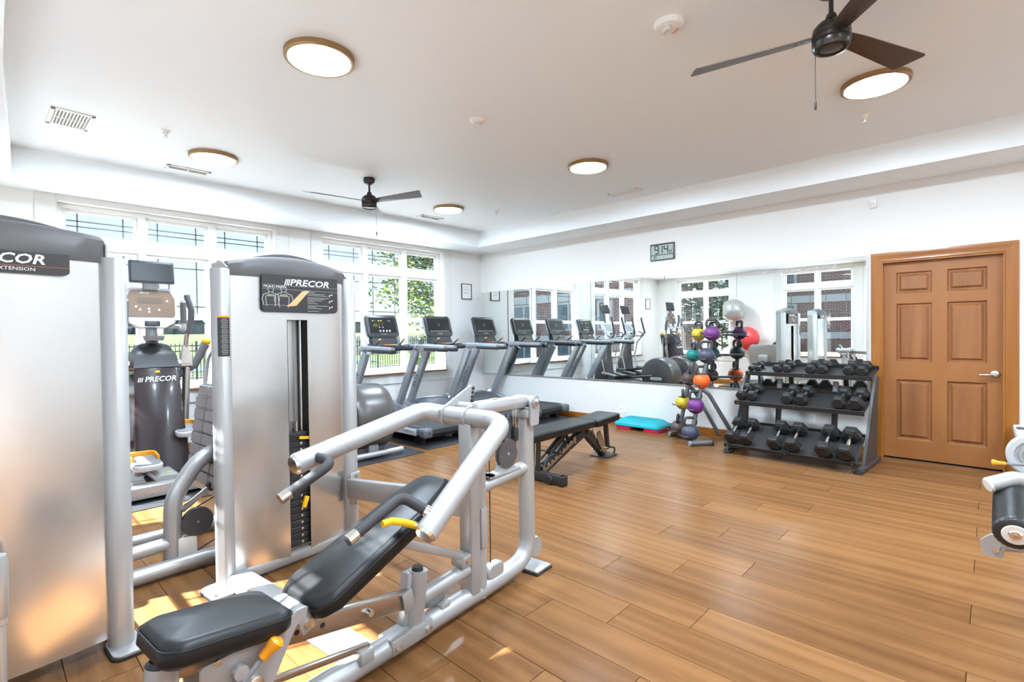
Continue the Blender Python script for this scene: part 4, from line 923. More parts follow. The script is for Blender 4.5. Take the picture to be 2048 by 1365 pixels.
# foot rest roller between the posts
B().pad(rrect(.15, .10, .045), .03, .01, T(-.72, .05, .115) @ RY(-8)).o('foot_rest', M_mgrey, mp); B().box((-.70, 0, .09), (.06, .06, .05), bev=.006).o('rest_bracket', M_silver, mp)
B().pad(rrect(.13, .09, .04), .05, .012, T(-.33, .02, .12) @ RX(90)).o('lower_pulley_guard', M_silver, mp)
# pulleys and cables
def pulley(u, v, z, rad, par=mp):
    p = B().lathe([(0, -.014), (rad*.97, -.014), (rad, -.010), (rad*.93, -.002), (rad*.93, .002), (rad, .010), (rad*.97, .014), (0, .014)], (u, v, z), 'y', 36).o('pulley', M_pulley, par)
    B().lathe([(0, -.003), (.008, -.003), (.009, 0)], (u, v-.014, z), 'y', 12).o('axle_bolt', M_chrome, p); return p
pulley(-.215, -.012, .712, .080); pulley(-.180, .03, .835, .072)
B().prism([(-.07, 0), (.07, 0), (.05, .05), (-.05, .05)], -.018, .018, 'xz').o('pulley_fork', M_silver, mp, tf=T(-.215, 0, .620))
B().cyl((-.345, 0, .10), (-.345, 0, .84), .003, n=8).o('cable', M_cable, mp)
B().cyl((-.12, 0, .70), (-.12, 0, .80), .003, n=8).o('cable', M_cable, mp)
B().lathe([(.018, 0), (.020, .06), (.014, .075), (0, .075)], (-.12, 0, .765), n=16).o('cable_stop', M_rubber, mp)
B().box((-.125, .009, .90), (.012, .006, .13), bev=.002).box((-.125, -.009, .90), (.012, .006, .13), bev=.002).o('turnbuckle', M_chrome, mp)
# post head and lever beam
B().box((-.025, 0, .905), (.10, .10, .05), bev=.008).o('post_head', M_silver, mp)
for v in (-.058, .058): B().prism(rpoly([(-.065, .84), (.02, .84), (.03, .97), (.012, 1.005), (-.035, 1.005), (-.055, .97)], .015, 3), v-.006, v+.006, 'xz').o('pivot_plate', M_silver, mp)
B().lathe([(0, -.07), (.034, -.07), (.034, .07), (0, .07)], (-.012, 0, .972), 'y', 24).o('pivot_tube', M_silver, mp)
pb = B().lathe([(0, 0), (.020, 0), (.020, -.012), (.010, -.016), (0, -.016)], (-.012, -.07, .972), 'y', 20).o('pivot_cap', M_chrome, mp)
B().bar((-.02, 0, .972), (-.47, 0, .982), .07, .075, up=(0, 0, 1), bev=.03).o('lever_beam', M_silver, mp)
B().box((-.30, 0, 1.0165), (.045, .024, .002), rot=(0, 1.3, 0)).o('caution_label', M_tan, mp, 0)
B().tube([(-.20, -.01, .915), (-.30, -.05, .80)], .016, 10).o('damper', M_black, mp)
# press yoke: cross tube with two arms running forward to the handles
yk = [(-1.245, .285, .828), (-.56, .27, .965), (-.49, .19, .945), (-.49, -.14, .942), (-.53, -.235, .935), (-1.045, -.275, .605)]
B().tube(yk, .045, 22, bend=[0, .22, .06, .07, .07, 0], k=8).o('press_yoke', M_silver, mp)
for v in (.155, .005):
    B().prism(rpoly([(-.545, .93), (-.44, .915), (-.33, .98), (-.275, 1.05), (-.285, 1.08), (-.315, 1.08), (-.545, .975)], .012, 3) if v > .1 else rpoly([(-.545, .92), (-.44, .905), (-.37, .965), (-.39, 1.01), (-.44, 1.015), (-.545, .965)], .02, 3), v-.007, v+.007, 'xz').o('yoke_plate', M_silver, mp)
    B().lathe([(.048, -.006), (.054, -.006), (.054, .006), (.048, .006)], (-.49, v, .943), 'y', 24).o('weld_collar', M_silver, mp)
B().lathe([(0, 0), (.025, 0), (.025, -.016), (.012, -.02), (0, -.02)], (-.415, -.008, .975), 'y', 20).o('yoke_cap', M_chrome, mp)
B().tube([(-.41, .16, .975), (-.41, .0, .975)], .030, 16).o('yoke_axle', M_silver, mp)
for k in range(4): B().lathe([(0, 0), (.009, 0), (.009, -.004)], (-.300-.004*k, .147, 1.062-.022*k), 'y', 10).o('index_hole', M_black, mp)
for e, q in ((yk[0], yk[1]), (yk[5], yk[4])):
    d = (V3(e)-V3(q)).normalized(); B().tube([V3(e), V3(e)+d*.012], .043, 22, r2=.036).o('arm_cap', M_chrome, mp)
def handle(pts, cap_n):
    h = B().tube(pts, .021, 16, bend=.05, k=6).o('handle_grip', M_grip, mp)
    d = (V3(pts[-1])-V3(pts[-2])).normalized()
    B().tube([V3(pts[-1])-d*.005, V3(pts[-1])+d*.035], .0225, 16).o('handle_cap', M_chrome, h)
    d0 = (V3(pts[1])-V3(pts[0])).normalized(); B().tube([V3(pts[0])-d0*.03, V3(pts[0])+d0*.01], .024, 16).o('handle_collar', M_chrome, h)
handle([(-1.165, .255, .845), (-1.155, .15, .838), (-1.345, .16, .755)], 0)
handle([(-1.005, -.245, .672), (-1.055, -.155, .728), (-1.265, -.15, .645)], 0)
B().tube([(-1.045, -.225, .625), (-1.09, -.205, .648), (-1.145, -.20, .668), (-1.185, -.20, .668)], .010, 10, flat=1.4).o('lock_lever', M_yel, mp)
B().tube([(-1.02, -.265, .61), (-1.05, -.22, .63)], .012, 10).o('lever_pin', M_chrome, mp)

# ------------------------------------------------------------------ leg press (local: origin at right column of its tower)
lp = thing('leg_press', 'silver leg press and calf machine tower at the left edge', 'leg press', (.398, 2.772, 0), 3)
uc, half, bul, vf = tower(lp, -.745, 0, 0, 1.705, (1.682, 1.795, 1.818), slot=False)
lm = facing((-.375, vf-bul-.016, 1.655), (0, -1, 0)) @ Matrix.Diagonal((.90, .80, 1, 1)); pw, ph = .50, .105
lb = B().prism(placard_outline(pw, ph, .02), -.006, .002, 'xy').o('placard', M_label, lp, tf=lm)
lt = lm @ T(0, 0, .0022)
brand(lb, lt @ T(.02, .016, 0), .066)
flat(lb, 'rule_line', M_redp, [(0, -.016, .50, .0018)], lt)
text('LEG PRESS / CALF EXTENSION', .0235, M_white, 'title_lettering', lb, lt @ T(-.02, -.032, 0))
# sled, floor frame, seat and foot plate behind the tower
for v in (.60, 1.18): B().tube([(-.72, v, .05), (.95, v, .05)], .045, 18).o('floor_tube', M_silver, lp)
B().bar((-.72, .60, .05), (-.72, 1.18, .05), .09, .07, bev=.02).o('floor_cross', M_silver, lp); B().bar((.93, .60, .05), (.93, 1.18, .05), .09, .07, bev=.02).o('floor_cross', M_silver, lp)
B().bar((-.70, 0, .05), (-.70, .62, .05), .08, .07, bev=.02).o('tower_tie', M_silver, lp)
B().bar((0, .05, .05), (0, .62, .05), .08, .07, bev=.02).o('tower_tie', M_silver, lp)
B().tube([(.05, .66, .16), (.37, .66, .17)], .038, 16).o('sled_rail', M_silver, lp)
B().tube([(.38, .66, .05), (.385, .66, .42), (.52, .70, .60), (.70, .80, .66)], .047, 20, bend=[0, .22, .2, 0], k=10).o('plate_arm', M_silver, lp)
B().box((.44, .64, .12), (.11, .05, .15), bev=.012).o('cable_cover', M_wplast, lp)
pulley(.50, .63, .265, .085, lp)
B().bar((.42, .63, .35), (.60, .70, .44), .022, .03, bev=.004).o('adjuster', M_chrome, lp); B().bar((.58, .69, .43), (.66, .72, .47), .04, .05, bev=.01).o('adjuster_block', M_black, lp)
B().cyl((.50, .63, .35), (.80, .75, .42), .004, n=8).o('cable', M_cable, lp); B().cyl((.45, .62, .08), (.85, .72, .18), .004, n=8).o('cable', M_cable, lp)
# foot plate facing the seat (-u), tilted
fm = T(.66, .84, .72) @ RY(8)
fp = B(); fp.prism(rpoly([(-.30, -.34), (.30, -.34), (.32, .26), (.26, .33), (-.26, .33), (-.32, .26)], .05, 5), -.012, .022, 'yz', bev=.008)
fpo = fp.o('foot_plate', M_silver, lp, tf=fm)
for i in range(8):
    for j, (y0, y1) in enumerate(((-.29, -.105), (-.095, .095), (.105, .29))):
        z = -.30+i*.078; ww = 1 if i < 7 else .92
        B().box((-.020, (y0+y1)/2*ww, z+.036), (.018, (y1-y0)*ww, .070), bev=.006, seg=1).o('tread_pad', M_foot, fpo, tf=fm)
B().box((.05, 0, -.05), (.08, .20, .30), bev=.02).o('plate_bracket', M_silver, lp, tf=fm)
# seat
B().pad(rrect(.42, .46, .08), .09, .03, T(-.35, .88, .40) @ RY(8)).o('seat_pad', M_vinyl, lp, 50)
B().pad(rrect(.62, .44, .08), .09, .03, T(-.58, .88, .78) @ RY(62)).o('back_pad', M_vinyl, lp, 50)
B().tube([(-.40, .88, .06), (-.40, .88, .42)], .05, 18).o('seat_post', M_silver, lp); B().tube([(-.42, .88, .42), (-.70, .88, .80)], .03, 14).o('back_post', M_silver, lp)
# post standing in front of the tower at its left
B().lathe([(.021, 0), (.021, .32), (.026, .325), (.026, .345), (.030, .35), (.032, .56), (.028, .575), (.012, .58), (0, .58)], (-.385, -.14, 0), n=24).o('guide_post', M_silver, lp)
# ------------------------------------------------------------------ adjustable bench (local: x along the bench, origin mid length)
bn = thing('weight_bench', 'black adjustable flat weight bench in mid floor', 'bench', (4.10, 3.09, 0), 2)
B().pad(rrect(1.03, .30, .035), .075, .022, T(-.27, 0, .385)).o('back_pad', M_vinyl, bn, 50)
B().pad(rrect(.46, .30, .035), .075, .022, T(.515, 0, .385) @ RY(-3)).o('seat_pad', M_vinyl, bn, 50)
B().box((-.20, 0, .370), (.80, .10, .03), bev=.005).o('pad_rail', M_rackblk, bn)
B().bar((-.50, 0, .07), (.26, 0, .345), .07, .09, bev=.008).o('main_beam', M_rackblk, bn)
B().bar((.20, 0, .36), (.60, 0, .03), .07, .085, bev=.008).o('rear_leg', M_rackblk, bn)
B().bar((.66, .0, .36), (.70, 0, .06), .04, .05, bev=.006).o('seat_strut', M_rackblk, bn)
fb = B().box((-.585, 0, .05), (.07, .66, .08), bev=.006).o('front_foot', M_rackblk, bn)
for s in (-1, 1):
    B().box((-.585, s*.315, .045), (.085, .05, .09), bev=.008).o('foot_cap', M_rubber, fb)
    wl_ = B().lathe([(0, -.018), (.034, -.018), (.038, -.012), (.038, .012), (.034, .018), (0, .018)], (-.62, s*.19, .042), 'x', 22).o('transport_wheel', M_rubber, bn)
    B().bar((-.59, s*.035, .06), (-.575, s*.035, .36), .02, .05, bev=.003).o('front_post', M_rackblk, bn)
    # toothed adjustment ladder, polished side plates
    teeth = [(-.53, .045), (.02, .275), (.005, .325)]
    for k in range(8): x = -.03-.06*k; z = .305-.026*k; teeth += [(x, z), (x-.015, z-.035), (x-.045, z-.015)]
    teeth += [(-.53, .12)]
    B().prism(teeth, s*.046-.003, s*.046+.003, 'xz').o('ladder_plate', M_rail, bn, 20)
    B().prism(rpoly([(.40, .28), (.47, .31), (.56, .16), (.60, .06), (.54, .05), (.44, .17)], .015, 3), s*.046-.003, s*.046+.003, 'xz').o('seat_ladder', M_rail, bn)
    for u, z in ((.28, .365), (.33, .385), (.35, .375), (.37, .355), (.12, .375), (-.47, .09), (-.1, .20), (.0, .255), (.48, .09), (.55, .10)): B().lathe([(0, -s*-.006), (.009, s*.005), (.009, 0)], (u, s*.050, z), 'y', 10).o('bolt', M_chrome, bn)
B().bar((-.10, 0, .365), (-.38, 0, .21), .055, .055, bev=.008).o('adjust_strut', M_rackblk, bn)
B().tube([(-.34, -.13, .215), (-.34, .13, .215)], .009, 10).o('adjust_handle', M_rackblk, bn)
for s in (-1, 1): B().tube([(-.37, s*.03, .215), (-.48, s*.035, .15), (-.52, s*.04, .09)], .012, 10, bend=.04).o('adjust_hook', M_rackblk, bn)
B().prism(rpoly([(.50, -.11), (.74, -.10), (.76, -.06), (.76, .06), (.74, .10), (.50, .11)], .02), .004, .012, 'xy').o('rear_foot', M_rackblk, bn)
B().tube([(.72, -.07, .012), (.74, -.07, .075), (.74, .07, .075), (.72, .07, .012)], .010, 10, bend=.015).o('lift_handle', M_rackblk, bn)
B().tube([(.58, -.08, .10), (.58, .08, .10)], .008, 8).o('ladder_pin', M_chrome, bn)

# ------------------------------------------------------------------ aerobic step platform
sp_ = thing('aerobic_step', 'teal aerobic step platform on pink risers by the wall', 'step platform', (6.35, 3.545, 0), 90)
for s in (-1, 1): B().pad(rrect(.24, .36, .05), .055, .016, T(s*.21, .0, 0)).o('riser', M_pink, sp_, 50)
rg = []
for z, a, b_ in ((.055, .345, .195), (.085, .345, .195), (.10, .335, .185), (.145, .27, .135), (.152, .255, .12)):
    rg.append([(x*a/.345, y*b_/.195, z) for x, y in rrect(.69, .39, .05, 5)])
B().loft(rg).o('platform', M_teal, sp_, 35)
B().prism(rrect(.48, .21, .03), .152, .155, 'xy').o('grip_surface', mat('step_teal_dark', (.0, .30, .36), .7, bump=.3, bscale=250), sp_)

# ------------------------------------------------------------------ kettlebell rack (local x = away from camera, local y = toward the step)
kr = thing('kettlebell_rack', 'grey leaning A-frame kettlebell rack with ten bells', 'rack', (6.104, 2.675, 0), 49.5)
for s in (-1, 1):
    B().tube([(s*.17, .15, .03), (s*.17, .02, .62), (s*.17, -.14, 1.335)], .026, 14, bend=.1).o('upright', M_rackg, kr)
    f = B().tube([(s*.29, .21, .032), (s*.29, -.06, .032)], .030, 14).o('foot_tube', M_rackg, kr)
    for y in (.21, -.06):
        B().lathe([(0, -.004), (.031, -.004), (.031, .012), (0, .012)], (s*.29, y+(.0 if y > 0 else -.008), .032), 'y', 16).o('end_cap', M_silver if y > 0 else M_black, f)
        B().box((s*.29, y*.9, .008), (.05, .05, .016), bev=.003).o('foot_pad', M_rubber, f)
    B().tube([(s*.17, .0, .66), (s*.19, -.08, .60), (s*.21, -.42, .02)], .024, 14, bend=.1).o('brace', M_rackg, kr)
B().tube([(-.29, .13, .045), (.29, .13, .045)], .024, 14).o('base_bar', M_rackg, kr)
B().bar((-.20, -.14, 1.345), (.20, -.14, 1.345), .06, .03, bev=.006).o('top_plate', M_rackg, kr)
ROWZ = [(.135, .15, .205), (.455, .082, .20), (.757, .0, .197), (1.06, -.062, .193), (1.328, -.135, .188)]   # z, local y, bell diameter
rows_z = [z-d*.5 for z, y, d in ROWZ]
for z, y, d in ROWZ:
    b_ = B().bar((-.20, y-.105, z-.02), (.20, y-.105, z-.02), .03, .03, bev=.004).o('shelf_bar', M_rackg, kr)
    for cx in (-.17, .17):
        for s in (-1, 1):
            pr = B().tube([(cx+s*.065, y-.11, z-.045), (cx+s*.068, y+.10, z-.035), (cx+s*.066, y+.118, z-.020)], .0065, 8, bend=.01).o('prong', M_rackg, kr)
def kettlebell(loc, rz, d, m_, lab, num=None):
    r = thing('kettlebell', lab, 'kettlebell', loc, rz, 'kettlebells on the leaning rack'); q = d/2
    B().sph((0, 0, 0), q, 28, (1, 1, .97)).o('bell', m_, r)
    hd_ = B().tube([(-q*.46, 0, q*.55), (-q*.74, 0, q*1.18), (-q*.60, 0, q*1.74), (q*.60, 0, q*1.74), (q*.74, 0, q*1.18), (q*.46, 0, q*.55)], q*.165, 14, bend=[0, q*.4, q*.38, q*.38, q*.4, 0], k=6).o('handle', M_bell, r)
    B().lathe([(q*.62, 0), (q*.60, q*.10), (q*.3, q*.20), (0, q*.22)], (0, 0, q*.74), n=24).o('collar', M_bell, r)
    if num: text(num, q*.42, M_black, 'weight_number', r, facing((-q*.45*1.02, q*.72*1.02, -q*.42), (-.5, .75, -.42)))
    return r
KC = {'purple': (.15, .028, .18), 'navy': (.055, .062, .10), 'orange': (.90, .13, .015), 'yellow': (.62, .44, .02), 'teal': (.0, .22, .20), 'brown': (.085, .055, .048)}
fr = [('navy', 'slate blue kettlebell on the lowest tier, nearest the camera', None, 82), ('purple', 'purple kettlebell marked 25 on the second tier from the floor', '25', 84), ('orange', 'bright orange kettlebell on the middle tier', '20', 86), ('navy', 'slate blue kettlebell on the upper tier beside the teal one', None, 60), ('purple', 'purple kettlebell on the top tier', None, 78)]
bk_ = [('brown', 'brown kettlebell on the lowest tier beside the step', None, -10), ('yellow', 'yellow kettlebell on the second tier from the floor', None, 0), ('brown', 'brown kettlebell on the middle tier, left of the orange one', None, 5), ('teal', 'teal kettlebell on the upper tier', None, 12), ('yellow', 'yellow kettlebell on the top tier behind the purple one', None, 35)]
ca, sa_ = math.cos(R(49.5)), math.sin(R(49.5))
for side, data in ((-1, fr), (1, bk_)):
    for (z, y, d), (cn, lab, num, rz) in zip(ROWZ, data):
        dd = d if side < 0 else d*.93; lx = side*.17
        kettlebell((6.104+ca*lx-sa_*y, 2.675+sa_*lx+ca*y, z+(dd/2-d/2)+.004), (-46+(rz-78)*.8 if side < 0 else 28+rz), dd, mat('bell_'+cn, KC[cn], .42), lab, num)

# ------------------------------------------------------------------ dumbbell rack (local x toward the wall, local y along the wall)
DRY = 1.535
M_rk2 = mat('rack_dark_grey', (.085, .087, .09), .42, .3)
dr_ = thing('dumbbell_rack', 'black three tier dumbbell rack beside the door', 'rack', (5.60, DRY, 0), -3.5)
TRAYS = [(.02, .105, .38, 32), (.30, .548, .38, 18), (.61, .866, .30, 14)]    # front x, front z, depth, tilt
LEN = 1.25
for (x, z, dp, tilt) in TRAYS:
    m_ = T(x, 0, z) @ RY(-tilt)
    t_ = B().box((dp/2, 0, 0), (dp, LEN, .006)).o('tray', M_rackblk, dr_, 0, tf=m_)
    B().box((-.004, 0, .012-.02), (.008, LEN, .048), bev=.002, seg=1).o('front_lip', M_rackblk, t_, tf=m_)
    B().box((dp, 0, .018), (.006, LEN, .036)).o('rear_lip', M_rackblk, t_, 0, tf=m_)
    for y in (-LEN/2+.04, 0, LEN/2-.04): B().lathe([(0, 0), (.006, 0), (.007, .003)], (-.0085, y, -.008), 'x', 10, rot=(0, 0, 0)).o('screw', M_chrome, t_, tf=m_)
for s in (-1, 1):
    y = s*(LEN/2+.012)
    B().prism(rpoly([(.18, .02), (.62, .02), (.76, .86), (.70, .89), (.56, .72), (.24, .14)], .02, 3), y-.012, y+.012, 'xz').o('side_frame', M_rk2, dr_)
    B().bar((.62, y, .02), (.72, y, .85), .03, .06, up=(1, 0, 0), bev=.008).o('rear_post', M_rk2, dr_)
    B().bar((.10, y, .03), (.80, y, .03), .05, .04, bev=.006).o('base_bar', M_rk2, dr_)
    for x in (.12, .72):
        B().prism(rrect(.14, .08, .035, 5, x, y-s*.02), .0, .022, 'xy', bev=.006).o('foot', M_black, dr_)
for y in (.28, -.28): B().bar((.62, y, .10), (.72, y, .80), .05, .05, up=(1, 0, 0), bev=.008).o('inner_post', M_rk2, dr_)
B().bar((.70, -LEN/2, .60), (.70, LEN/2, .60), .03, .05, bev=.005).o('back_rail', M_rackg, dr_)
def dumbbell(row, ly, s, hl, lab, k):
    """s: across-flats of the head, hl: head length"""
    x, z, dp, tilt = TRAYS[row]; gap = (.16, .13, .10)[row]
    r = thing('dumbbell', lab, 'dumbbell', (0, 0, 0), 0, 'rubber hex dumbbells on the rack')
    a = s/2/math.cos(R(30)); L2 = gap/2+hl
    m_ = T(5.60, DRY, 0) @ RZ(-3.5) @ T(x, 0, z) @ RY(-tilt) @ T(dp*.5-.01, ly, s/2+.0045)
    r.matrix_world = m_
    for sg in (-1, 1):
        x0, x1 = sg*gap/2, sg*L2
        ring = lambda xx, f: [(xx, a*f*math.cos(R(60*j)), a*f*math.sin(R(60*j))) for j in range(6)]
        h_ = B().loft([ring(x0, .62), ring(x0+sg*hl*.18, .97), ring(x0+sg*hl*.24, 1), ring(x1-sg*hl*.22, 1), ring(x1-sg*hl*.12, .95), ring(x1, .72)]).o('head', M_hex, r, 20)
    gr = []
    for i in range(9):
        t = -1+2*i/8; gr.append((max(.010, s*.115)*(1+.18*(1-abs(t))), t*gap/2))
    B().lathe(gr, (0, 0, 0), 'x', 16).o('handle', M_chrome if row != 1 else M_satin, r)
    return r
ROWS = {2: ([2.134, 2.047, 1.828, 1.728, 1.483, 1.368, 1.121, 1.004], [(.060, .042), (.082, .055), (.095, .065), (.100, .075)], 6.28), 1: ([2.106, 1.985, 1.615, 1.478, 1.134, .976], [(.103, .075), (.116, .085), (.124, .095)], 6.05), 0: ([2.085, 1.930, 1.635, 1.465, 1.182, 1.004], [(.128, .080), (.140, .088), (.148, .096)], 5.85)}
ordn = ['first', 'second', 'third', 'fourth']; rown = {2: 'top', 1: 'middle', 0: 'bottom'}
for row, (ys, sizes, X) in ROWS.items():
    for i, Y in enumerate(ys):
        pr = i//2; side = 'left' if i % 2 == 0 else 'right'
        ly = (Y-DRY)-.061*(X-5.6)*0
        lab = '%sblack rubber hex dumbbell, %s of the %s pair from the left, %s tier' % ('tiny ' if row == 2 and pr == 0 else '', side, ordn[pr], rown[row])
        dumbbell(row, max(-LEN/2+.08, min(LEN/2-.04, ly)), *sizes[pr], lab, i)

# ------------------------------------------------------------------ stability balls on their wall rack (seen in the mirror)
for y, z, m_, lab in ((4.70, 1.88, M_ballg, 'large silver stability ball on the wall holder, seen in the mirror'), (4.385, 1.17, M_ballr, 'large red stability ball on the wall holder, seen in the mirror')):
    y0 = y
    bl = B().sph((XL+.325, y0, z), .295, 40).o('stability_ball', m_); tag(bl, lab, 'exercise ball', 'stability balls on the wall')
    r = thing('ball_holder', 'thin wire wall holder under the %s ball' % ('silver' if z > 1.5 else 'red'), 'wall holder', (XL, y0, z-.27), 0)
    B().box((.006, 0, .0), (.012, .10, .08), bev=.003).o('wall_plate', M_rackg, r)
    B().tube([(.01, -.14, -.02), (.42, -.14, -.02), (.46, -.14, .05)], .009, 8, bend=.03).o('arm', M_rackg, r); B().tube([(.01, .14, 0), (.42, .14, 0), (.46, .14, .07)], .009, 8, bend=.03).o('arm', M_rackg, r)

# ------------------------------------------------------------------ leg extension machine reaching in at the right edge
le = thing('leg_extension', 'silver leg extension machine with black roller at the right edge', 'exercise machine', (3.35, -.62, 0), 0)
W_ = T(-3.35, .62, 0)
ra, rb = V3((2.85, -.068, .530)), V3((3.12, -.070, .600)); dv = (ra-rb).normalized()
ro = B().tube([ra, rb], .069, 36).o('roller_pad', M_vinyl, le, tf=W_)
ge = B()
for q, rad_ in ((0, .069), (.008, .0685), (.016, .062), (.019, .050)):
    pass
rings_ = []
xq = dv.cross(V3((0, 0, 1))).normalized(); yq = xq.cross(dv)
for q, rad_, amp in ((-.002, .0695, 0), (.008, .0685, .001), (.016, .061, .0035), (.018, .046, .002)):
    rings_.append([ra+dv*q+(xq*math.cos(2*math.pi*k/72)+yq*math.sin(2*math.pi*k/72))*(rad_+amp*math.sin(k*2*math.pi/3)) for k in range(72)])
ge.loft(rings_).o('gathered_end', mat('gathered_vinyl', (.03, .03, .03), .3), ro, 60, tf=W_)
B().tube([ra+dv*.012, ra+dv*.022], .046, 32, r2=.040).o('end_cap', M_wplast, ro, tf=W_)
B().tube([ra+dv*.018, ra+dv*.028], .026, 24, r2=.018).o('cap_boss', M_chrome, ro, tf=W_)
B().tube([ra+dv*.026, ra+dv*.031], .008, 12).o('cap_screw', M_satin, ro, tf=W_)
B().tube([rb, rb-dv*.12], .030, 18).o('roller_axle', M_silver, le, tf=W_)
B().tube([(3.08, .012, .655), (3.14, -.07, .685), (3.20, -.22, .66)], .034, 18, bend=.06).o('roller_arm', M_silver, le, tf=W_)
B().tube([(3.081, .009, .656), (3.077, .016, .653)], .034, 18, r2=.028).o('arm_cap', M_wplast, le, tf=W_)
B().prism(rpoly([(-.035, .37), (.03, .37), (.04, .43), (.0, .47), (-.045, .44)], .018), 2.98, 3.0, 'yz').o('stop_plate', M_silver, le, tf=W_)
B().lathe([(0, -.008), (.011, -.008), (.011, .002), (0, .002)], (2.978, -.012, .405), 'x', 16).o('stop_bolt', M_chrome, le, tf=W_)
cmx = facing((3.30, -.142, .765), (-1, 0, 0))
cam_ = B().lathe([(.0, -.012), (.062, -.012), (.070, 0), (.090, 0), (.097, -.006), (.097, -.04), (0, -.04)], n=48).o('range_disc', M_lgrey, le, tf=W_ @ cmx)
B().lathe([(.036, -.008), (.042, -.002), (.052, -.002), (.058, -.010)], n=40).o('inner_ring', M_silver, cam_, tf=W_ @ cmx)
B().lathe([(0, .012), (.015, .010), (.018, -.01)], n=20).o('disc_hub', M_chrome, cam_, tf=W_ @ cmx)
lv = B().tube([(3.24, -.16, .738), (3.22, -.03, .731)], .0065, 10).o('pin_lever', M_mgrey, le, tf=W_)
B().lathe([(.008, 0), (.0095, .028), (.013, .036), (.0135, .044), (.009, .049), (0, .049)], (3.221, -.046, .732), 'z', 18, rot=(-90, 0, 0)).o('lever_grip', M_org, le, tf=W_)
B().tube([(3.35, -.20, .03), (3.35, -.20, .80)], .05, 18).o('frame_post', M_silver, le, tf=W_); B().tube([(3.20, -.20, .655), (3.36, -.20, .70)], .034, 16).o('arm_link', M_silver, le, tf=W_)
B().tube([(2.99, -.01, .42), (3.12, -.14, .40), (3.33, -.20, .42)], .022, 14, bend=.05).o('stop_arm', M_silver, le, tf=W_)
B().bar((3.35, -.14, .045), (3.35, -1.35, .045), .09, .08, bev=.02).o('base_beam', M_silver, le, tf=W_)
B().bar((2.95, -.82, .045), (3.80, -.82, .045), .08, .07, bev=.02).o('cross_beam', M_silver, le, tf=W_)
B().tube([(3.35, -.80, .06), (3.35, -.80, .42)], .05, 16).o('seat_post', M_silver, le, tf=W_)
B().pad(rrect(.42, .46, .07), .09, .03, W_ @ T(3.35, -.66, .42)).o('seat_pad', M_vinyl, le, 50); B().pad(rrect(.42, .62, .07), .09, .03, W_ @ T(3.35, -.98, .80) @ RX(78)).o('back_pad', M_vinyl, le, 50)

# ------------------------------------------------------------------ trash bin
tb = thing('trash_bin', 'dark trash bin with white liner right of the door', 'bin', (6.36, -.345, 0), 0)
B().loft([[(x*f, y*f, z) for x, y in rrect(.30, .38, .05)] for z, f in ((0, .80), (.05, .82), (.44, .98), (.45, .98))]).o('body', M_bin, tb)
b = B(); ri = []
for z, f in ((.36, 1.0), (.40, 1.05), (.455, 1.09), (.468, 1.07), (.466, 1.0), (.40, .95)):
    pts = rrect(.30, .38, .05, 6); ri.append([(x*f*(1+.012*math.sin(i*2.7)), y*f*(1+.012*math.cos(i*1.9)), z+(.006*math.sin(i*1.3) if z < .45 else 0)) for i, (x, y) in enumerate(pts)])
b.loft(ri, cap=False).o('liner', M_liner, tb)
# ------------------------------------------------------------------ outside
GZ = -.15
M_conc = mat('patio_concrete', (.42, .41, .395), .85, bump=.1, bscale=20, var=.08, vscale=2)
M_grass = mat('lawn_green', (.05, .085, .012), .9, bump=.5, bscale=6, var=.3, vscale=.5)
M_field = mat('field_green', (.055, .085, .014), .9, var=.25, vscale=.08)
M_asph = mat('pale_paving', (.33, .325, .315), .9, var=.1, vscale=2)
M_pool = mat('pool_water', (.05, .15, .22), .05)
M_fence = mat('fence_black', (.02, .02, .02), .45)
M_fencew = mat('fence_pale', (.25, .245, .23), .6)
M_leaf = mat('leaf_spring', (.10, .155, .012), .6, var=.35, vscale=1.2)
M_leafd = mat('leaf_dark', (.03, .055, .012), .6, var=.35, vscale=1.2)
M_bark = mat('bark', (.075, .055, .04), .9, bump=.4, bscale=15)
M_brick = brick_mat('brick_red', (.14, .040, .034), (.105, .028, .025), (.26, .23, .205))
M_stone = mat('pale_band', (.36, .355, .34), .7)
M_bglass = mat('building_glass', (.10, .13, .15), .08, .3)
M_bframe = mat('building_window_white', (.32, .32, .31), .5)
structure(B().box((12, 14, GZ-.1), (60, 17.5, .2)).o('ground_patio', M_conc, smooth=0), 'pale concrete terrace outside the windows')
structure(B().box((-20, 2, GZ-.12), (40, 50, .2)).o('ground_drive', M_asph, smooth=0))
g = B(); g.loft([[(-160, 22.5, GZ-.3), (340, 22.5, GZ-.3), (340, 22.5, GZ), (-160, 22.5, GZ)], [(-160, 34, GZ-.3), (340, 34, GZ-.3), (340, 34, GZ), (-160, 34, GZ)], [(-160, 290, 3.0), (340, 290, 3.0), (340, 290, 3.4), (-160, 290, 3.4)]])
structure(g.o('ground_lawn', M_field, smooth=0), 'green lawn rising to the far houses')
tag(B().prism(rrect(16, 4.6, 1.2, 6, 8, 27.6), GZ-.05, GZ+.03, 'xy').o('swimming_pool', M_pool), 'blue pool water beyond the metal fence', 'pool')
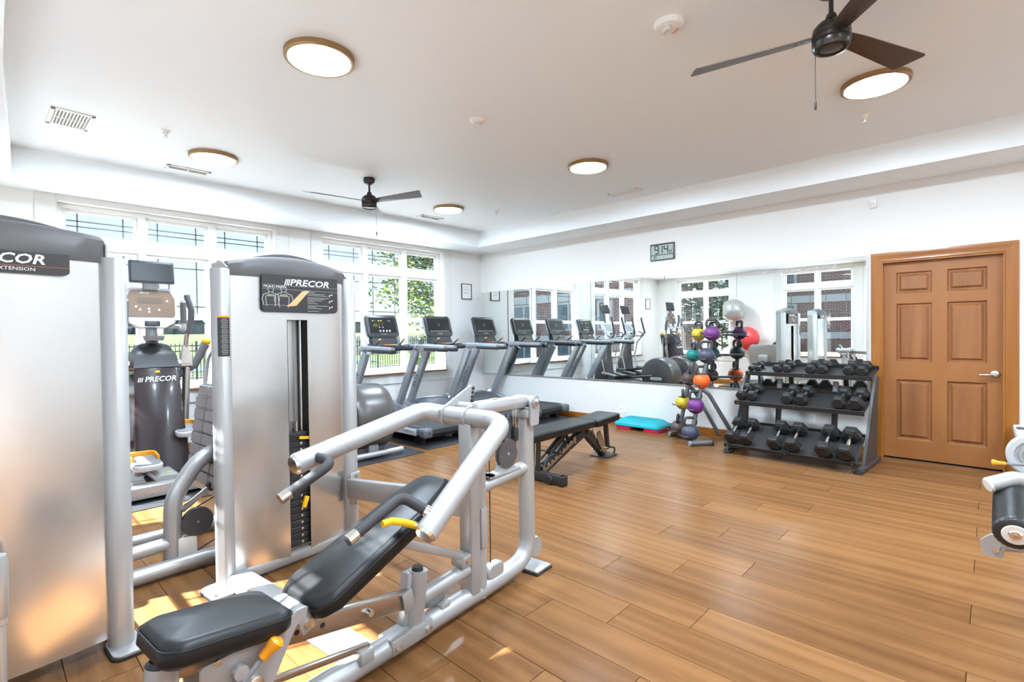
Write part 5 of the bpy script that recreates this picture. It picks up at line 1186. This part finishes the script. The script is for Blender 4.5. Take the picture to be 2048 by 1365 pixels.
# fences
def fence(name, y, x0, x1, h, sp, m_, lab, pr=.011, post=2.4):
    r = thing(name, lab, 'fence', (x0, y, GZ))
    L_ = x1-x0; p0 = None
    for z in ((.12, h*.80, h*.94) if m_ is M_fence else (.25, h*.75)): B().box((L_/2, 0, z), (L_, .028, .038)).o('rail', m_, r, 0)
    k = 0; x = 0; pm = qm = None
    n = 0
    while x < L_:
        if k % int(post/sp) == 0:
            if qm is None: o = B().box((0, 0, h*.53), (.06, .06, h*1.06)).o('post', m_, r, 0); qm = o.data
            else: o = bpy.data.objects.new('post', qm); COL.objects.link(o); o.parent = r
        else:
            n += 1
            if n <= 290:
                if pm is None: o = B().box((0, 0, h*.5), (2*pr, 2*pr, h)).o('picket', m_, r, 0); pm = o.data
                else: o = bpy.data.objects.new('picket', pm); COL.objects.link(o); o.parent = r
            else: o = None
        if o: o.location = (x, 0, 0)
        x += sp; k += 1
fence('metal_fence', 20.0, -2.0, 32.0, 1.32, .125, M_fence, 'black metal picket fence across the terrace')
fence('picket_fence', 36.0, 14.0, 46.0, 1.5, .16, M_fencew, 'pale picket fence beyond the black one, under the tree', .045)
# plants
def leaves(n, fn, size, name, m_, par):
    vs_, fs = [], []
    for i in range(n):
        c, s = fn(); a = random.uniform(0, 6.28); t = random.uniform(-1.2, 1.2)
        u = Vector((math.cos(a), math.sin(a), t*.5)).normalized()*size*s; w_ = Vector((-math.sin(a)*.6, math.cos(a)*.6, random.uniform(-.8, .8))).normalized()*size*s*.55
        c = Vector(c); k = len(vs_)
        vs_ += [c-u, c+w_, c+u, c-w_]; fs.append((k, k+1, k+2, k+3))
    me = bpy.data.meshes.new(name); me.from_pydata(vs_, [], fs); me.materials.append(m_)
    o = bpy.data.objects.new(name, me); COL.objects.link(o); o.parent = par; o['kind'] = 'stuff'; return o
def tree(loc, H_, rad, lab, m_, n, size, trunk=.14, base=.35, seed=1):
    random.seed(seed)
    r = thing('tree', lab, 'tree', loc)
    pts = []
    tr_ = B().tube([(0, 0, 0), (.05*H_*.2, 0, H_*.35), (-.02*H_, .01*H_, H_*.9)], trunk, 10, bend=H_*.2, r2=trunk*.25).o('trunk', M_bark, r)
    ends = []
    for k in range(34):
        z0 = H_*random.uniform(base*.7, .85); a = random.uniform(0, 6.28); le_ = rad*random.uniform(.6, 1.0)*(1.1-.5*z0/H_)
        e = Vector((math.cos(a)*le_, math.sin(a)*le_, z0+le_*random.uniform(.35, .9)))
        B().tube([(0, 0, z0), e*.5+Vector((0, 0, z0*.45)), e], trunk*.28, 6, r2=.008).o('branch', M_bark, r); ends.append((Vector((0, 0, z0)), e))
    def fn():
        a, e = random.choice(ends); t = random.uniform(.35, 1.12); p = a.lerp(e, t)
        s = rad*.16; return (p.x+random.gauss(0, s), p.y+random.gauss(0, s), p.z+random.gauss(0, s*.8)), random.uniform(.6, 1.3)
    leaves(n, fn, size, 'foliage', m_, r); return r
tree((20.3, 25.5, GZ), 10.5, 4.3, 'leafy spring green tree outside the right window', M_leaf, 13000, .17, .17, .16, 3)
tree((-7.2, 7.7, GZ), 5.6, 1.9, 'dark green tree outside the side window, seen in the mirror', M_leafd, 5200, .10, .12, .2, 5)
tree((-13.7, 8.6, GZ), 6.2, 1.2, 'taller dark green tree behind, seen in the mirror', M_leafd, 4200, .12, .13, .2, 6)
def bush(loc, rad, h_, lab, m_, n, size, seed):
    random.seed(seed); r = thing('shrub', lab, 'shrub', loc)
    for k in range(6):
        a = k*1.05; B().tube([(0, 0, 0), (math.cos(a)*rad*.5, math.sin(a)*rad*.5, h_*.6)], .02*rad+.008, 6, r2=.006).o('stem', M_bark, r)
    def fn():
        a = random.uniform(0, 6.28); q = math.sqrt(random.random()); z = random.random()
        w_ = math.sin(min(1, z*1.15+.12)*math.pi)**.6
        return (math.cos(a)*rad*q*w_, math.sin(a)*rad*q*w_, h_*z), random.uniform(.6, 1.2)
    leaves(n, fn, size, 'foliage', m_, r)
bush((20.2, 23.2, GZ), 1.5, 2.6, 'dense round shrub below the spring tree', M_leafd, 2600, .12, 11)
def tuft(loc, h_, lab, seed):
    random.seed(seed); r = thing('grass_clump', lab, 'plant', loc); b = B()
    for k in range(70):
        a = random.uniform(0, 6.28); s = h_*random.uniform(.7, 1.1); o_ = random.uniform(.5, 1.1)*h_
        d = Vector((math.cos(a), math.sin(a), 0)); sd_ = Vector((-d.y, d.x, 0))*.018
        p = [Vector((0, 0, 0))+d*.03, d*o_*.35+Vector((0, 0, s*.7)), d*o_+Vector((0, 0, s*.75))]
        v = [b.bm.verts.new(q) for q in (p[0]-sd_, p[0]+sd_, p[1]+sd_, p[2], p[1]-sd_)]; b.bm.faces.new(v)
    o = b.o('blades', mat('blade_green', (.05, .11, .012), .6), r, 0); o['kind'] = 'stuff'
tuft((5.75, 18.9, GZ), .85, 'spiky green grass clump by the fence, seen through the left window', 21)
tuft((13.6, 18.8, GZ), .7, 'small green grass clump by the fence, first under the treadmill console', 22)
tuft((15.3, 18.8, GZ), .7, 'small green grass clump by the fence, second under the treadmill console', 23)
# far houses
def house(x, y, w_, h_, col, lab, roof=(.05, .055, .07)):
    r = thing('house', lab, 'house', (x, y, 3.2), 0, 'far houses')
    m_ = mat('siding_%d' % int(x), col, .8); rm = mat('far_roof', roof, .8); wm = mat('far_window', (.10, .12, .15), .3)
    B().box((0, 0, h_*.3), (w_, 9, h_*.6)).o('wall', m_, r, 0)
    B().prism([(-w_/2-.5, h_*.6), (w_/2+.5, h_*.6), (w_/2-2, h_), (-w_/2+2, h_)], -5, 5, 'xz').o('roof', rm, r, 0)
    B().prism([(-w_*.2, h_*.6), (w_*.2, h_*.6), (0, h_*.95)], -5.6, -5.0, 'xz').o('gable', mat('far_gable', (.2, .2, .21), .8), r, 0)
    for k in range(4):
        B().box((-w_*.36+k*w_*.24, -4.6, h_*.3), (1.4, .3, 2.2)).o('window', wm, r, 0)
hx = 60
for k, (w_, h_, col) in enumerate(((22, 8.5, (.06, .075, .10)), (16, 7.5, (.10, .11, .12)), (18, 8.0, (.16, .16, .16)), (15, 7.0, (.08, .09, .10)), (20, 8.4, (.11, .10, .09)))):
    house(38+k*25, 262+(k % 2)*6, w_, h_, col, ['slate blue far house, leftmost of the row', 'grey far house, second of the row', 'pale far house with white gable, third of the row', 'dark grey far house, fourth of the row', 'tan far house, rightmost of the row'][k])
# brick buildings reflected in the mirror
def building(loc, rz, L_, h_, lab, bays):
    r = thing('brick_building', lab, 'building', loc, rz)          # local: x along facade, facade faces -y
    B().box((L_/2, 4, h_/2), (L_, 8, h_)).o('wall', M_brick, r, 0)
    for z, t in ((1.25, .32), (3.05, .35), (h_-.2, .4)): B().box((L_/2, -.06, z), (L_+.1, .16, t)).o('stone_band', M_stone, r, 0)
    for x, wd in bays:
        for z0, z1 in ((.15, 1.05), (1.6, 2.85), (3.5, 5.0)):
            if z1 > h_: continue
            w_ = B().box((x, -.05, (z0+z1)/2), (wd, .14, z1-z0)).o('window', M_bframe, r, 0)
            nn = 2 if wd > 1 else 1
            for k in range(nn):
                ww = (wd-.12*(nn+1))/nn; B().box((x-wd/2+.12+ww/2+k*(ww+.12), -.11, (z0+z1)/2), (ww, .04, z1-z0-.2)).o('pane', M_bglass, w_, 0)
building((-4.4, 10.2, GZ), 90, 26, 5.6, 'red brick building with white bands, seen in the mirror beyond the window wall', [(1.2, .7), (3.0, 1.4), (5.6, 1.4), (7.6, .7), (9.8, 1.6), (12.6, 1.4), (15, 1.4)])
building((-15.2, -1.0, GZ), 90, 8.4, 6.2, 'red brick building close outside the side window, seen in the mirror', [(1.5, 1.4), (4.4, 1.5), (8.3, .9)])
for o in bpy.data.objects:
    if o.name.startswith('brick_building'): pass
